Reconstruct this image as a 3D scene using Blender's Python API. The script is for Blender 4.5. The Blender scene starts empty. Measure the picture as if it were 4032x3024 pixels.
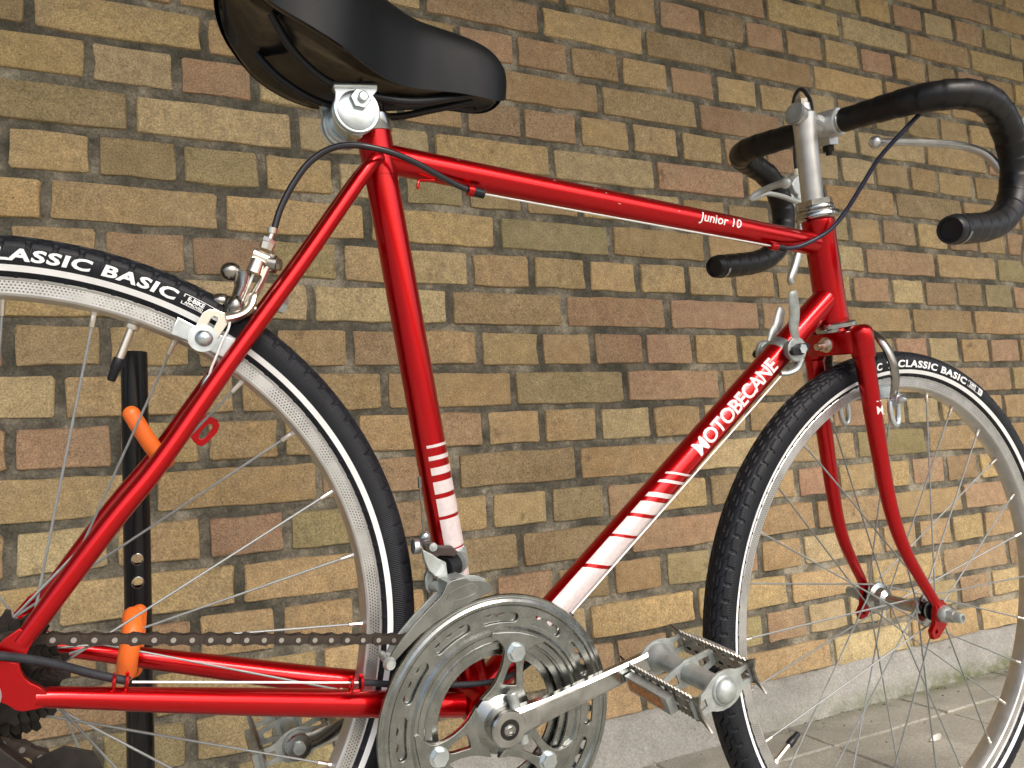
import bpy, bmesh, math, random
from math import sin, cos, pi, radians, sqrt, atan2, hypot
from mathutils import Vector, Matrix
random.seed(7)
sc = bpy.context.scene
col = sc.collection

# ------------------------------------------------------------------ camera, world, sun, exposure
# millimetre frames measured for the place: MW = camera axes in the world, RBW/CB = bicycle frame to world
MW = [(0.90241, -0.42625, -0.06305), (0.01541, -0.11429, 0.99333), (0.43061, 0.89736, 0.09657)]
RBW = [(0.99627, 0.00256, 0.08620), (0.00585, 0.99526, -0.09710), (-0.08604, 0.09725, 0.99153)]
CB = (78.85, -662.60, 196.44)
CAMH = 0.511
cam_d = bpy.data.cameras.new('camera')
cam = bpy.data.objects.new('camera', cam_d)
col.objects.link(cam)
r_, u_, f_ = [Vector(a) for a in MW]
cam.matrix_world = Matrix(((r_.x, u_.x, -f_.x, 0), (r_.y, u_.y, -f_.y, 0), (r_.z, u_.z, -f_.z, CAMH), (0, 0, 0, 1)))
cam_d.sensor_width = 36.0
cam_d.lens = 3080.87 / 4032 * 36
cam_d.clip_start = 0.02
cam_d.clip_end = 300
sc.camera = cam

world = bpy.data.worlds.new('World')
sc.world = world
world.use_nodes = True
wn = world.node_tree
bgn = wn.nodes['Background']
sky = wn.nodes.new('ShaderNodeTexSky')
sky.sky_type = 'NISHITA'
sky.sun_disc = False
SUN_EL, SUN_AZ = 48, 168          # azimuth measured clockwise from +Y: behind the camera, a little to the right
sky.sun_elevation = radians(SUN_EL)
sky.sun_rotation = radians(SUN_AZ)
sky.dust_density = 6.0
sky.ozone_density = 1.0
wn.links.new(sky.outputs[0], bgn.inputs[0])
bgn.inputs[1].default_value = 0.13
sl = bpy.data.lights.new('sun', 'SUN')
sl.energy = 1.3
sl.angle = radians(28)
sl.color = (1.0, 0.97, 0.92)
sun = bpy.data.objects.new('sun', sl)
col.objects.link(sun)
sd = Vector((sin(radians(SUN_AZ)) * cos(radians(SUN_EL)), cos(radians(SUN_AZ)) * cos(radians(SUN_EL)), sin(radians(SUN_EL))))
sun.rotation_euler = sd.to_track_quat('Z', 'Y').to_euler()
sc.view_settings.view_transform = 'Standard'
sc.view_settings.look = 'None'
sc.view_settings.exposure = 1.3
sc.view_settings.gamma = 1.0
sc.render.engine = 'CYCLES'
sc.cycles.max_bounces = 6

# ------------------------------------------------------------------ materials
def nt(name):
    m = bpy.data.materials.new(name)
    m.use_nodes = True
    n = m.node_tree
    return m, n, n.nodes['Principled BSDF']

def ramp(n, fac, stops):
    r = n.nodes.new('ShaderNodeValToRGB')
    e = r.color_ramp.elements
    while len(e) < len(stops): e.new(0.5)
    for k, (p, c) in enumerate(stops):
        e[k].position = p
        e[k].color = (*c, 1) if len(c) == 3 else c
    n.links.new(fac, r.inputs[0])
    return r.outputs[0]

def noise(n, scale, detail=4, vec=None, rough=0.55, dist=0.0):
    t = n.nodes.new('ShaderNodeTexNoise')
    t.inputs['Scale'].default_value = scale
    t.inputs['Detail'].default_value = detail
    t.inputs['Roughness'].default_value = rough
    t.inputs['Distortion'].default_value = dist
    if vec is not None: n.links.new(vec, t.inputs['Vector'])
    return t.outputs[0]

def coords(n, kind='Object'):
    return n.nodes.new('ShaderNodeTexCoord').outputs[kind]

def mixc(n, fac, a, b, mode='MIX'):
    m = n.nodes.new('ShaderNodeMix')
    m.data_type = 'RGBA'
    m.blend_type = mode
    for s, v in ((0, fac), (6, a), (7, b)):
        if isinstance(v, (int, float)): m.inputs[s].default_value = v
        elif isinstance(v, tuple): m.inputs[s].default_value = (*v, 1)
        else: n.links.new(v, m.inputs[s])
    return m.outputs[2]

def math_(n, op, a, b=None, c=None):
    m = n.nodes.new('ShaderNodeMath')
    m.operation = op
    for k, v in enumerate((a, b, c)):
        if v is None: continue
        if isinstance(v, (int, float)): m.inputs[k].default_value = v
        else: n.links.new(v, m.inputs[k])
    return m.outputs[0]

def bump(n, bs, h, strength=0.5, dist=0.001):
    b = n.nodes.new('ShaderNodeBump')
    b.inputs['Strength'].default_value = strength
    b.inputs['Distance'].default_value = dist
    n.links.new(h, b.inputs['Height'])
    n.links.new(b.outputs[0], bs.inputs['Normal'])

def simple(name, c, metal=0.0, rough=0.4, var=0.0, scale=60, coat=0.0, bmp=0.0, dirt=None):
    m, n, p = nt(name)
    p.inputs['Base Color'].default_value = (*c, 1)
    p.inputs['Metallic'].default_value = metal
    p.inputs['Roughness'].default_value = rough
    p.inputs['Coat Weight'].default_value = coat
    p.inputs['Coat Roughness'].default_value = 0.08
    v = coords(n)
    if var or dirt:
        f = noise(n, scale, 6, v)
        c2 = tuple(x * (1 - var) for x in c)
        out = ramp(n, f, [(0.35, c2), (0.65, c)])
        if dirt:
            f2 = noise(n, scale * 2.3, 5, v)
            out = mixc(n, ramp(n, f2, [(dirt[1], (0, 0, 0)), (dirt[1] + 0.1, (1, 1, 1))]), out, dirt[0])
        n.links.new(out, p.inputs['Base Color'])
        rr = math_(n, 'MULTIPLY_ADD', f, 0.3 * (1 if var else 0.5), rough - 0.1)
        n.links.new(rr, p.inputs['Roughness'])
    if bmp:
        bump(n, p, noise(n, scale * 6, 3, v), bmp, 0.0005)
    return m

M = {}
def red_paint():
    m, n, p = nt('candy_red_paint')
    v = coords(n)
    fl = noise(n, 1800, 2, v)
    base = ramp(n, fl, [(0.3, (0.42, 0.0002, 0.0025)), (0.7, (0.52, 0.0004, 0.004))])
    # small chips showing pale primer
    ch = noise(n, 130, 3, v, 0.6)
    big = noise(n, 14, 3, v)
    msk = math_(n, 'MULTIPLY', ramp(n, ch, [(0.78, (0, 0, 0)), (0.79, (1, 1, 1))]), ramp(n, big, [(0.5, (0, 0, 0)), (0.58, (1, 1, 1))]))
    out = mixc(n, msk, base, (0.55, 0.42, 0.4))
    n.links.new(out, p.inputs['Base Color'])
    n.links.new(math_(n, 'SUBTRACT', 0.9, math_(n, 'MULTIPLY', msk, 0.8)), p.inputs['Metallic'])
    sc_ = noise(n, 45, 5, v)
    n.links.new(math_(n, 'MULTIPLY_ADD', sc_, 0.12, 0.25), p.inputs['Roughness'])
    p.inputs['Coat Weight'].default_value = 0.45
    p.inputs['Coat Roughness'].default_value = 0.07
    bump(n, p, noise(n, 60, 3, v), 0.05, 0.0004)
    return m
M['red'] = red_paint()
M['white_decal'] = simple('worn_white_decal', (0.66, 0.58, 0.58), 0.25, 0.35, 0.12, 220, dirt=((0.35, 0.03, 0.04), 0.68))
M['white_letter'] = simple('worn_white_lettering', (0.78, 0.72, 0.72), 0.0, 0.4, 0.1, 260, dirt=((0.4, 0.05, 0.06), 0.66))
M['white_print'] = simple('white_print', (0.78, 0.8, 0.8), 0.0, 0.5, 0.05, 300)
M['primer'] = simple('bare_chip', (0.6, 0.42, 0.4), 0.0, 0.5)
M['chrome'] = simple('chrome', (0.50, 0.51, 0.50), 1.0, 0.14, 0.25, 70, dirt=((0.24, 0.17, 0.12), 0.7))
M['dull_chrome'] = simple('dull_chromed_steel', (0.33, 0.345, 0.33), 1.0, 0.22, 0.3, 55, dirt=((0.16, 0.085, 0.045), 0.68), bmp=0.08)
M['dark_chrome'] = simple('smoked_chrome', (0.36, 0.34, 0.31), 1.0, 0.2, 0.35, 60)
M['alloy'] = simple('cast_alloy', (0.62, 0.63, 0.62), 0.9, 0.36, 0.2, 60, bmp=0.12)
M['grey_alloy'] = simple('grey_painted_alloy', (0.60, 0.64, 0.63), 0.35, 0.4, 0.12, 80)
M['zinc'] = simple('zinc_plate', (0.66, 0.73, 0.76), 1.0, 0.3, 0.25, 60)
M['galv'] = simple('weathered_galvanised_steel', (0.46, 0.50, 0.49), 0.75, 0.45, 0.3, 90, dirt=((0.24, 0.15, 0.09), 0.7), bmp=0.15)
M['spoke'] = simple('galvanised_spoke', (0.30, 0.32, 0.32), 0.7, 0.52, 0.2, 120)
M['nipple'] = simple('plated_nipple', (0.72, 0.68, 0.6), 1.0, 0.3)
M['chain'] = simple('oily_chain', (0.055, 0.042, 0.034), 0.55, 0.45, 0.4, 160)
M['pin'] = simple('chain_pin', (0.45, 0.43, 0.4), 0.9, 0.4)
M['cog'] = simple('greasy_cog', (0.035, 0.031, 0.028), 0.6, 0.38, 0.4, 90)
M['black'] = simple('black_plastic', (0.008, 0.009, 0.012), 0.0, 0.4)
M['housing'] = simple('black_cable_housing', (0.01, 0.011, 0.016), 0.0, 0.3, coat=0.3)
M['dusty_housing'] = simple('dusty_cable_housing', (0.022, 0.024, 0.03), 0.0, 0.55, 0.4, 90)
M['navy'] = simple('wrapped_cable_housing', (0.02, 0.022, 0.05), 0.1, 0.3, 0.4, 200)
M['tape'] = simple('black_bar_tape', (0.004, 0.004, 0.005), 0.0, 0.34, 0.3, 60, bmp=0.35)
M['saddle'] = simple('saddle_cover', (0.0028, 0.004, 0.0055), 0.0, 0.42, 0.2, 30, bmp=0.06)
M['saddle_base'] = simple('saddle_base_plastic', (0.007, 0.007, 0.008), 0.0, 0.13)
M['inner_wire'] = simple('inner_wire', (0.72, 0.73, 0.72), 0.4, 0.35)
M['orange'] = simple('orange_rubber_sleeve', (0.84, 0.16, 0.02), 0.0, 0.38, 0.15, 25, bmp=0.1)
M['post'] = simple('black_powder_coat', (0.006, 0.006, 0.007), 0.0, 0.22, bmp=0.05)
for k_, v_ in (('tape', 0.4), ('saddle', 0.3), ('saddle_base', 0.5), ('black', 0.35), ('post', 0.3), ('dusty_housing', 0.3), ('cog', 0.4)):
    M[k_].node_tree.nodes['Principled BSDF'].inputs['Specular IOR Level'].default_value = v_
M['amber'] = None
M['red_plastic'] = simple('red_dot', (0.6, 0.02, 0.01), 0.0, 0.4)
M['cream'] = simple('cream_plastic', (0.7, 0.66, 0.5), 0.0, 0.5)
M['brown_pl'] = simple('dark_brown_lever', (0.05, 0.035, 0.032), 0.2, 0.35, 0.3, 90)
M['badge'] = simple('green_badge', (0.05, 0.2, 0.08), 0.2, 0.35)

def amber():
    m, n, p = nt('amber_reflector')
    v = coords(n)
    w = n.nodes.new('ShaderNodeTexVoronoi')
    w.inputs['Scale'].default_value = 420
    n.links.new(v, w.inputs['Vector'])
    n.links.new(ramp(n, w.outputs['Distance'], [(0.1, (0.55, 0.22, 0.03)), (0.7, (0.25, 0.075, 0.008))]), p.inputs['Base Color'])
    p.inputs['Roughness'].default_value = 0.15
    bump(n, p, w.outputs['Distance'], 0.6, 0.001)
    return m
M['amber'] = amber()

def rim_mat():
    # machined alloy; little pits knurled in the brake track (radius 265.5..275 mm)
    m, n, p = nt('knurled_alloy_rim')
    v = coords(n)
    sx = n.nodes.new('ShaderNodeSeparateXYZ'); n.links.new(v, sx.inputs[0])
    x, y, z = sx.outputs
    rad = math_(n, 'SQRT', math_(n, 'ADD', math_(n, 'MULTIPLY', x, x), math_(n, 'MULTIPLY', z, z)))
    ang = math_(n, 'ARCTAN2', z, x)
    u = math_(n, 'MULTIPLY', ang, 0.27 / 0.0026)
    w = math_(n, 'MULTIPLY', rad, 1 / 0.0021)
    row = math_(n, 'FLOOR', w)
    u2 = math_(n, 'ADD', u, math_(n, 'MULTIPLY', math_(n, 'MODULO', row, 2), 0.5))
    fu = math_(n, 'SUBTRACT', math_(n, 'FRACT', u2), 0.5)
    fw = math_(n, 'SUBTRACT', math_(n, 'FRACT', w), 0.5)
    dd = math_(n, 'SQRT', math_(n, 'ADD', math_(n, 'MULTIPLY', fu, fu), math_(n, 'MULTIPLY', fw, fw)))
    inside = math_(n, 'MULTIPLY', math_(n, 'GREATER_THAN', rad, 0.2665), math_(n, 'LESS_THAN', rad, 0.2748))
    dot = math_(n, 'MULTIPLY', math_(n, 'LESS_THAN', dd, 0.27), inside)
    worn = ramp(n, noise(n, 30, 4, v), [(0.38, (0.0, 0.0, 0.0)), (0.5, (1, 1, 1))])
    dot = math_(n, 'MULTIPLY', dot, worn)
    base = ramp(n, noise(n, 40, 5, v), [(0.3, (0.50, 0.51, 0.50)), (0.7, (0.66, 0.66, 0.66))])
    n.links.new(mixc(n, dot, base, (0.13, 0.13, 0.12)), p.inputs['Base Color'])
    p.inputs['Metallic'].default_value = 0.9
    n.links.new(math_(n, 'MULTIPLY_ADD', noise(n, 90, 3, v), 0.25, 0.22), p.inputs['Roughness'])
    bump(n, p, math_(n, 'SUBTRACT', 1, dot), 0.6, 0.0004)
    return m
M['rim'] = rim_mat()

def tyre_mat():
    m, n, p = nt('black_rubber')
    v = coords(n)
    sx = n.nodes.new('ShaderNodeSeparateXYZ'); n.links.new(v, sx.inputs[0])
    x, y, z = sx.outputs
    rad = math_(n, 'SQRT', math_(n, 'ADD', math_(n, 'MULTIPLY', x, x), math_(n, 'MULTIPLY', z, z)))
    ang = math_(n, 'ARCTAN2', z, x)
    ribs = math_(n, 'SINE', math_(n, 'MULTIPLY', ang, 1150))
    band = math_(n, 'MULTIPLY', math_(n, 'GREATER_THAN', rad, 0.2875), math_(n, 'LESS_THAN', rad, 0.2985))
    n.links.new(ramp(n, noise(n, 60, 5, v), [(0.3, (0.004, 0.0052, 0.008)), (0.7, (0.008, 0.010, 0.0145))]), p.inputs['Base Color'])
    n.links.new(math_(n, 'MULTIPLY_ADD', noise(n, 35, 3, v), 0.2, 0.42), p.inputs['Roughness'])
    p.inputs['Specular IOR Level'].default_value = 0.28
    bump(n, p, math_(n, 'ADD', math_(n, 'MULTIPLY', ribs, band), math_(n, 'MULTIPLY', noise(n, 900, 2, v), 0.5)), 0.5, 0.0003)
    return m
M['rubber'] = tyre_mat()
M['reflex'] = simple('reflective_stripe', (0.80, 0.82, 0.82), 0.0, 0.45, 0.1, 30)

def brick_mat(attr):
    m, n, p = nt('yellow_brick_' + attr)
    v = coords(n, 'Object')
    geo = n.nodes.new('ShaderNodeNewGeometry').outputs['Position']
    if attr == 'object':
        oi = n.nodes.new('ShaderNodeObjectInfo')
        base = oi.outputs['Color']
    else:
        a = n.nodes.new('ShaderNodeAttribute'); a.attribute_name = 'tint'
        base = a.outputs['Color']
    f1 = noise(n, 13, 5, geo, 0.6)
    out = mixc(n, ramp(n, f1, [(0.38, (0, 0, 0)), (0.66, (1, 1, 1))]), base, mixc(n, 0.5, base, (0.42, 0.33, 0.20), 'MIX'))
    f2 = noise(n, 420, 6, geo, 0.75)                      # sandy grain
    out = mixc(n, 1.0, out, ramp(n, f2, [(0.28, (0.35, 0.33, 0.31)), (0.5, (0.95, 0.95, 0.95)), (0.72, (1.65, 1.62, 1.56))]), 'MULTIPLY')
    f6 = noise(n, 70, 5, geo, 0.7)
    out = mixc(n, 0.8, out, ramp(n, f6, [(0.3, (0.72, 0.70, 0.68)), (0.7, (1.22, 1.2, 1.16))]), 'MULTIPLY')
    f3 = noise(n, 19, 6, geo, 0.65)
    out = mixc(n, ramp(n, f3, [(0.64, (0, 0, 0)), (0.72, (0.7, 0.7, 0.7))]), out, (0.12, 0.082, 0.042))   # burnt patches
    f4 = noise(n, 300, 2, geo)
    out = mixc(n, ramp(n, f4, [(0.715, (0, 0, 0)), (0.735, (1, 1, 1))]), out, (0.045, 0.032, 0.02))     # pores
    f5 = noise(n, 120, 4, geo)
    out = mixc(n, ramp(n, f5, [(0.70, (0, 0, 0)), (0.76, (0.75, 0.75, 0.75))]), out, (0.55, 0.47, 0.34))   # pale lime smears
    n.links.new(out, p.inputs['Base Color'])
    p.inputs['Roughness'].default_value = 0.9
    hb = math_(n, 'ADD', math_(n, 'MULTIPLY', noise(n, 30, 8, geo, 0.68), 2.0), math_(n, 'MULTIPLY', f2, 0.9))
    bump(n, p, hb, 0.75, 0.0022)
    return m
M['brick'] = brick_mat('object')
M['brick_far'] = brick_mat('attribute')

def mortar_mat():
    m, n, p = nt('sooty_mortar')
    geo = n.nodes.new('ShaderNodeNewGeometry').outputs['Position']
    f1 = noise(n, 16, 8, geo, 0.68)
    out = ramp(n, f1, [(0.36, (0.075, 0.070, 0.052)), (0.46, (0.125, 0.116, 0.088)), (0.54, (0.21, 0.19, 0.142)), (0.64, (0.38, 0.345, 0.26))])
    sz = n.nodes.new('ShaderNodeSeparateXYZ'); n.links.new(geo, sz.inputs[0])
    low = n.nodes.new('ShaderNodeMapRange')
    low.inputs[1].default_value = 0.85; low.inputs[2].default_value = 0.35
    n.links.new(math_(n, 'ADD', sz.outputs[2], math_(n, 'MULTIPLY', noise(n, 6, 4, geo), 0.6)), low.inputs[0])
    out = mixc(n, math_(n, 'MULTIPLY', low.outputs[0], 0.0), out, (0.3, 0.28, 0.23))   # paler tint towards the wall foot, weighted to nothing
    f2 = noise(n, 300, 4, geo, 0.7)
    out = mixc(n, 1.0, out, ramp(n, f2, [(0.3, (0.6, 0.6, 0.6)), (0.7, (1.4, 1.4, 1.4))]), 'MULTIPLY')
    n.links.new(out, p.inputs['Base Color'])
    p.inputs['Roughness'].default_value = 0.95
    bump(n, p, math_(n, 'ADD', math_(n, 'MULTIPLY', noise(n, 40, 8, geo, 0.7), 2.0), f2), 0.9, 0.003)
    return m
M['mortar'] = mortar_mat()

def concrete(name, a, b, moss=None, sc_=9):
    m, n, p = nt(name)
    geo = n.nodes.new('ShaderNodeNewGeometry').outputs['Position']
    f1 = noise(n, sc_, 8, geo, 0.66, 0.4)
    out = ramp(n, f1, [(0.32, a), (0.68, b)])
    f2 = noise(n, 260, 5, geo, 0.7)
    out = mixc(n, 1.0, out, ramp(n, f2, [(0.3, (0.68, 0.68, 0.68)), (0.7, (1.3, 1.3, 1.3))]), 'MULTIPLY')
    f3 = noise(n, 55, 4, geo, 0.6)
    out = mixc(n, ramp(n, f3, [(0.70, (0, 0, 0)), (0.74, (0.8, 0.8, 0.8))]), out, (0.05, 0.045, 0.035))
    if moss:
        sz = n.nodes.new('ShaderNodeSeparateXYZ'); n.links.new(geo, sz.inputs[0])
        d = moss(n, sz)
        f4 = noise(n, 22, 6, geo, 0.7)
        mk = math_(n, 'MULTIPLY', d, ramp(n, f4, [(0.36, (0, 0, 0)), (0.56, (1, 1, 1))]))
        out = mixc(n, mk, out, mixc(n, f3, (0.06, 0.075, 0.022), (0.13, 0.145, 0.06)))
    n.links.new(out, p.inputs['Base Color'])
    p.inputs['Roughness'].default_value = 0.85
    bump(n, p, math_(n, 'ADD', noise(n, 22, 8, geo, 0.65), math_(n, 'MULTIPLY', f2, 0.4)), 0.6, 0.002)
    return m
def moss_wall(n, sz):
    mr = n.nodes.new('ShaderNodeMapRange')
    mr.inputs[1].default_value = 0.035; mr.inputs[2].default_value = 0.004
    n.links.new(sz.outputs[2], mr.inputs[0])
    mx = n.nodes.new('ShaderNodeMapRange')
    mx.inputs[1].default_value = 0.9; mx.inputs[2].default_value = 1.45
    n.links.new(sz.outputs[0], mx.inputs[0])
    return math_(n, 'MULTIPLY', mr.outputs[0], mx.outputs[0])
def moss_floor(n, sz):
    mr = n.nodes.new('ShaderNodeMapRange')
    mr.inputs[1].default_value = 1.085; mr.inputs[2].default_value = 1.13
    n.links.new(sz.outputs[1], mr.inputs[0])
    mx = n.nodes.new('ShaderNodeMapRange')
    mx.inputs[1].default_value = 0.95; mx.inputs[2].default_value = 1.5
    n.links.new(sz.outputs[0], mx.inputs[0])
    return math_(n, 'MULTIPLY', mr.outputs[0], mx.outputs[0])
M['plinth'] = concrete('rendered_plinth', (0.20, 0.195, 0.175), (0.36, 0.355, 0.33), moss_wall, 7)
M['slab'] = concrete('grey_paving_slab', (0.20, 0.195, 0.17), (0.34, 0.33, 0.29), moss_floor, 8)
M['joint'] = concrete('sandy_slab_joint', (0.22, 0.21, 0.16), (0.38, 0.37, 0.30), None, 20)
M['asphalt'] = concrete('grey_yard_surface', (0.11, 0.11, 0.10), (0.19, 0.185, 0.17), None, 4)
M['soffit'] = concrete('concrete_soffit', (0.22, 0.21, 0.19), (0.3, 0.29, 0.27), None, 3)
M['petal'] = simple('white_petal', (0.8, 0.8, 0.78), 0.0, 0.6)
M['litter'] = simple('dark_leaf_litter', (0.035, 0.026, 0.016), 0.0, 0.8, 0.4, 80)

# ------------------------------------------------------------------ mesh builder (millimetres in, metres out)
BASEZ = 307.0
def IDF(p): return p
SFR = [(0.96652, 0.04399, 0.25278), (-0.04256, 0.99903, -0.01113), (-0.25302, 0.00000, 0.96746), (889.43626, 0.00000, -12.56289)]
HFR = [(0.95335, 0.17017, 0.24933), (-0.17609, 0.98437, 0.00148), (-0.24518, -0.04531, 0.96842), (745.08836, -0.70875, 539.85624)]
def SF(p):       # steered frame: x forward square to the steering axis, y left, z along the axis
    f, l, a, o = SFR
    return tuple(o[k] + f[k] * p[0] + l[k] * p[1] + a[k] * p[2] for k in range(3))
def HF(p):       # handlebar frame
    f, l, a, o = HFR
    return tuple(o[k] + f[k] * p[0] + l[k] * p[1] + a[k] * (p[2] - 571.0) for k in range(3))

def smooth(pts, k=6, closed=False):
    P = [Vector(p) for p in pts]
    out = []
    n = len(P)
    for i in range(n - 1):
        p0 = P[max(i - 1, 0)]; p1 = P[i]; p2 = P[i + 1]; p3 = P[min(i + 2, n - 1)]
        for j in range(k):
            t = j / k
            out.append(0.5 * ((2 * p1) + (-p0 + p2) * t + (2 * p0 - 5 * p1 + 4 * p2 - p3) * t * t + (-p0 + 3 * p1 - 3 * p2 + p3) * t ** 3))
    out.append(P[-1])
    return out

def perp_frame(d):
    d = d.normalized()
    a = Vector((0, 0, 1)) if abs(d.z) < 0.9 else Vector((1, 0, 0))
    u = d.cross(a).normalized()
    return u, d.cross(u).normalized()

class MB:
    def __init__(s, F=IDF):
        s.v = []; s.f = []; s.mi = []; s.F = F; s.m = 0
    def add(s, vs, fs):
        o = len(s.v)
        s.v += [s.F(tuple(p)) for p in vs]
        s.f += [tuple(i + o for i in f) for f in fs]
        s.mi += [s.m] * len(fs)
        return s
    def tube(s, pts, r, n=12, caps=True, flat=1.0, updir=None):
        P = [Vector(p) for p in pts]
        R = r if isinstance(r, (list, tuple)) else [r] * len(P)
        if len(R) != len(P):
            R = [R[0] + (R[-1] - R[0]) * i / (len(P) - 1) for i in range(len(P))]
        vs = []; fs = []
        d0 = (P[1] - P[0]).normalized()
        u, w = perp_frame(d0)
        if updir is not None:
            u = (Vector(updir) - d0 * Vector(updir).dot(d0)).normalized(); w = d0.cross(u).normalized()
        for i, p in enumerate(P):
            d = (P[min(i + 1, len(P) - 1)] - P[max(i - 1, 0)]).normalized()
            u = (u - d * u.dot(d)).normalized(); w = d.cross(u).normalized()
            for j in range(n):
                a = 2 * pi * j / n
                vs.append(p + u * (cos(a) * R[i]) + w * (sin(a) * R[i] * flat))
        for i in range(len(P) - 1):
            for j in range(n):
                a = i * n + j; b = i * n + (j + 1) % n
                fs.append((a, b, b + n, a + n))
        if caps:
            fs.append(tuple(range(n - 1, -1, -1)))
            fs.append(tuple((len(P) - 1) * n + j for j in range(n)))
        return s.add(vs, fs)
    def lathe(s, prof, o=(0, 0, 0), ax=(0, 1, 0), n=32, closed=False, a0=0.0, a1=2 * pi):
        o = Vector(o); ax = Vector(ax).normalized()
        if abs(ax.y) > 0.999: u, w = Vector((1, 0, 0)), Vector((0, 0, 1))
        elif abs(ax.z) > 0.999: u, w = Vector((1, 0, 0)), Vector((0, 1, 0))
        else: u, w = perp_frame(ax)
        full = abs(a1 - a0 - 2 * pi) < 1e-6
        m = n if full else n + 1
        k = len(prof); vs = []; fs = []
        for i in range(m):
            a = a0 + (a1 - a0) * i / n
            for (r, h) in prof:
                vs.append(o + ax * h + (u * cos(a) + w * sin(a)) * r)
        for i in range(n):
            i2 = (i + 1) % m
            for j in range(k if closed else k - 1):
                j2 = (j + 1) % k
                fs.append((i * k + j, i2 * k + j, i2 * k + j2, i * k + j2))
        if not closed and full:
            for j in (0, k - 1):
                if prof[j][0] > 1e-6: fs.append(tuple(i * k + j for i in range(m)))
        return s.add(vs, fs)
    def cyl(s, a, b, r, n=16, r2=None):
        return s.tube([a, b], [r, r if r2 is None else r2], n)
    def hexnut(s, a, b, r):
        return s.tube([a, b], r, 6)
    def ball(s, c, r, n=12, sq=(1, 1, 1)):
        vs = []; fs = []
        m = n // 2
        for i in range(m + 1):
            t = pi * i / m
            for j in range(n):
                a = 2 * pi * j / n
                vs.append((c[0] + r * sq[0] * sin(t) * cos(a), c[1] + r * sq[1] * sin(t) * sin(a), c[2] + r * sq[2] * cos(t)))
        for i in range(m):
            for j in range(n):
                fs.append((i * n + j, i * n + (j + 1) % n, (i + 1) * n + (j + 1) % n, (i + 1) * n + j))
        return s.add(vs, fs)
    def prism(s, poly, d, bev=0.0):
        # poly: 3D points roughly in a plane; d: extrusion vector
        P = [Vector(p) for p in poly]; d = Vector(d); n = len(P)
        vs = P + [p + d for p in P]
        fs = [tuple(range(n)), tuple(range(2 * n - 1, n - 1, -1))]
        fs += [(i, (i + 1) % n, n + (i + 1) % n, n + i) for i in range(n)]
        return s.add(vs, fs)
    def box(s, c, h, F=None):
        vs = [(c[0] + sx * h[0], c[1] + sy * h[1], c[2] + sz * h[2]) for sx in (-1, 1) for sy in (-1, 1) for sz in (-1, 1)]
        fs = [(0, 1, 3, 2), (4, 6, 7, 5), (0, 4, 5, 1), (2, 3, 7, 6), (0, 2, 6, 4), (1, 5, 7, 3)]
        if F: vs = [F(v) for v in vs]
        return s.add(vs, fs)
    def plate(s, loops, t, place, bev=0.0):
        # filled 2D outline with holes, thickness t; place(x, y, z) -> 3D
        cu = bpy.data.curves.new('outline', 'CURVE'); cu.dimensions = '2D'; cu.fill_mode = 'BOTH'
        cu.extrude = t / 2; cu.bevel_depth = bev; cu.bevel_resolution = 1
        for lp in loops:
            sp = cu.splines.new('POLY'); sp.points.add(len(lp) - 1); sp.use_cyclic_u = True
            for k, p in enumerate(lp): sp.points[k].co = (p[0], p[1], 0, 1)
        ob = bpy.data.objects.new('outline', cu); col.objects.link(ob)
        dg = bpy.context.evaluated_depsgraph_get(); dg.update()
        me = bpy.data.meshes.new_from_object(ob.evaluated_get(dg))
        s.add([place(*v.co) for v in me.vertices], [tuple(p.vertices) for p in me.polygons])
        bpy.data.objects.remove(ob); bpy.data.curves.remove(cu); bpy.data.meshes.remove(me)
        return s
    def text(s, body, place, size, spacing=1.0, bold=0.0, shear=0.0, cell=None, sx=1.0):
        cu = bpy.data.curves.new('lettering', 'FONT'); cu.body = body; cu.size = size; cu.space_character = spacing
        cu.offset = bold; cu.shear = shear; cu.resolution_u = 3
        ob = bpy.data.objects.new('lettering', cu); col.objects.link(ob)
        dg = bpy.context.evaluated_depsgraph_get(); dg.update()
        me = bpy.data.meshes.new_from_object(ob.evaluated_get(dg))
        bm = bmesh.new(); bm.from_mesh(me)
        bmesh.ops.remove_doubles(bm, verts=bm.verts, dist=size * 1e-4)
        bmesh.ops.triangulate(bm, faces=bm.faces)
        if cell:
            for _ in range(3):
                e = [x for x in bm.edges if x.calc_length() > cell]
                if not e: break
                bmesh.ops.subdivide_edges(bm, edges=e, cuts=1)
                bmesh.ops.triangulate(bm, faces=bm.faces)
        bm.verts.index_update()
        w = max(v.co.x for v in bm.verts); x0 = min(v.co.x for v in bm.verts)
        s.add([place((v.co.x - x0) * sx, v.co.y, (w - x0) * sx) for v in bm.verts], [tuple(v.index for v in f.verts) for f in bm.faces])
        bm.free()
        bpy.data.objects.remove(ob); bpy.data.curves.remove(cu); bpy.data.meshes.remove(me)
        return s
    def mesh(s, name, base=True, ang=38):
        me = bpy.data.meshes.new(name)
        dz = BASEZ if base else 0.0
        me.from_pydata([(x / 1000, y / 1000, (z + dz) / 1000) for x, y, z in s.v], [], s.f)
        me.validate()
        if len(me.polygons) == len(s.mi): me.polygons.foreach_set('material_index', s.mi)
        me.polygons.foreach_set('use_smooth', [True] * len(me.polygons))
        bm = bmesh.new(); bm.from_mesh(me); bmesh.ops.recalc_face_normals(bm, faces=bm.faces); bm.to_mesh(me); bm.free()
        me.set_sharp_from_angle(angle=radians(ang))
        return me
    def obj(s, name, mats, parent=None, base=True, ang=38, label=None):
        me = s.mesh(name, base, ang)
        return link(name, me, mats, parent, label)

def link(name, me, mats, parent=None, label=None):
    if not isinstance(mats, (list, tuple)): mats = [mats]
    if not me.materials:
        for m in mats: me.materials.append(m)
    o = bpy.data.objects.new(name, me)
    col.objects.link(o)
    if parent: o.parent = parent
    if label: o['label'] = label
    return o

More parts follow.
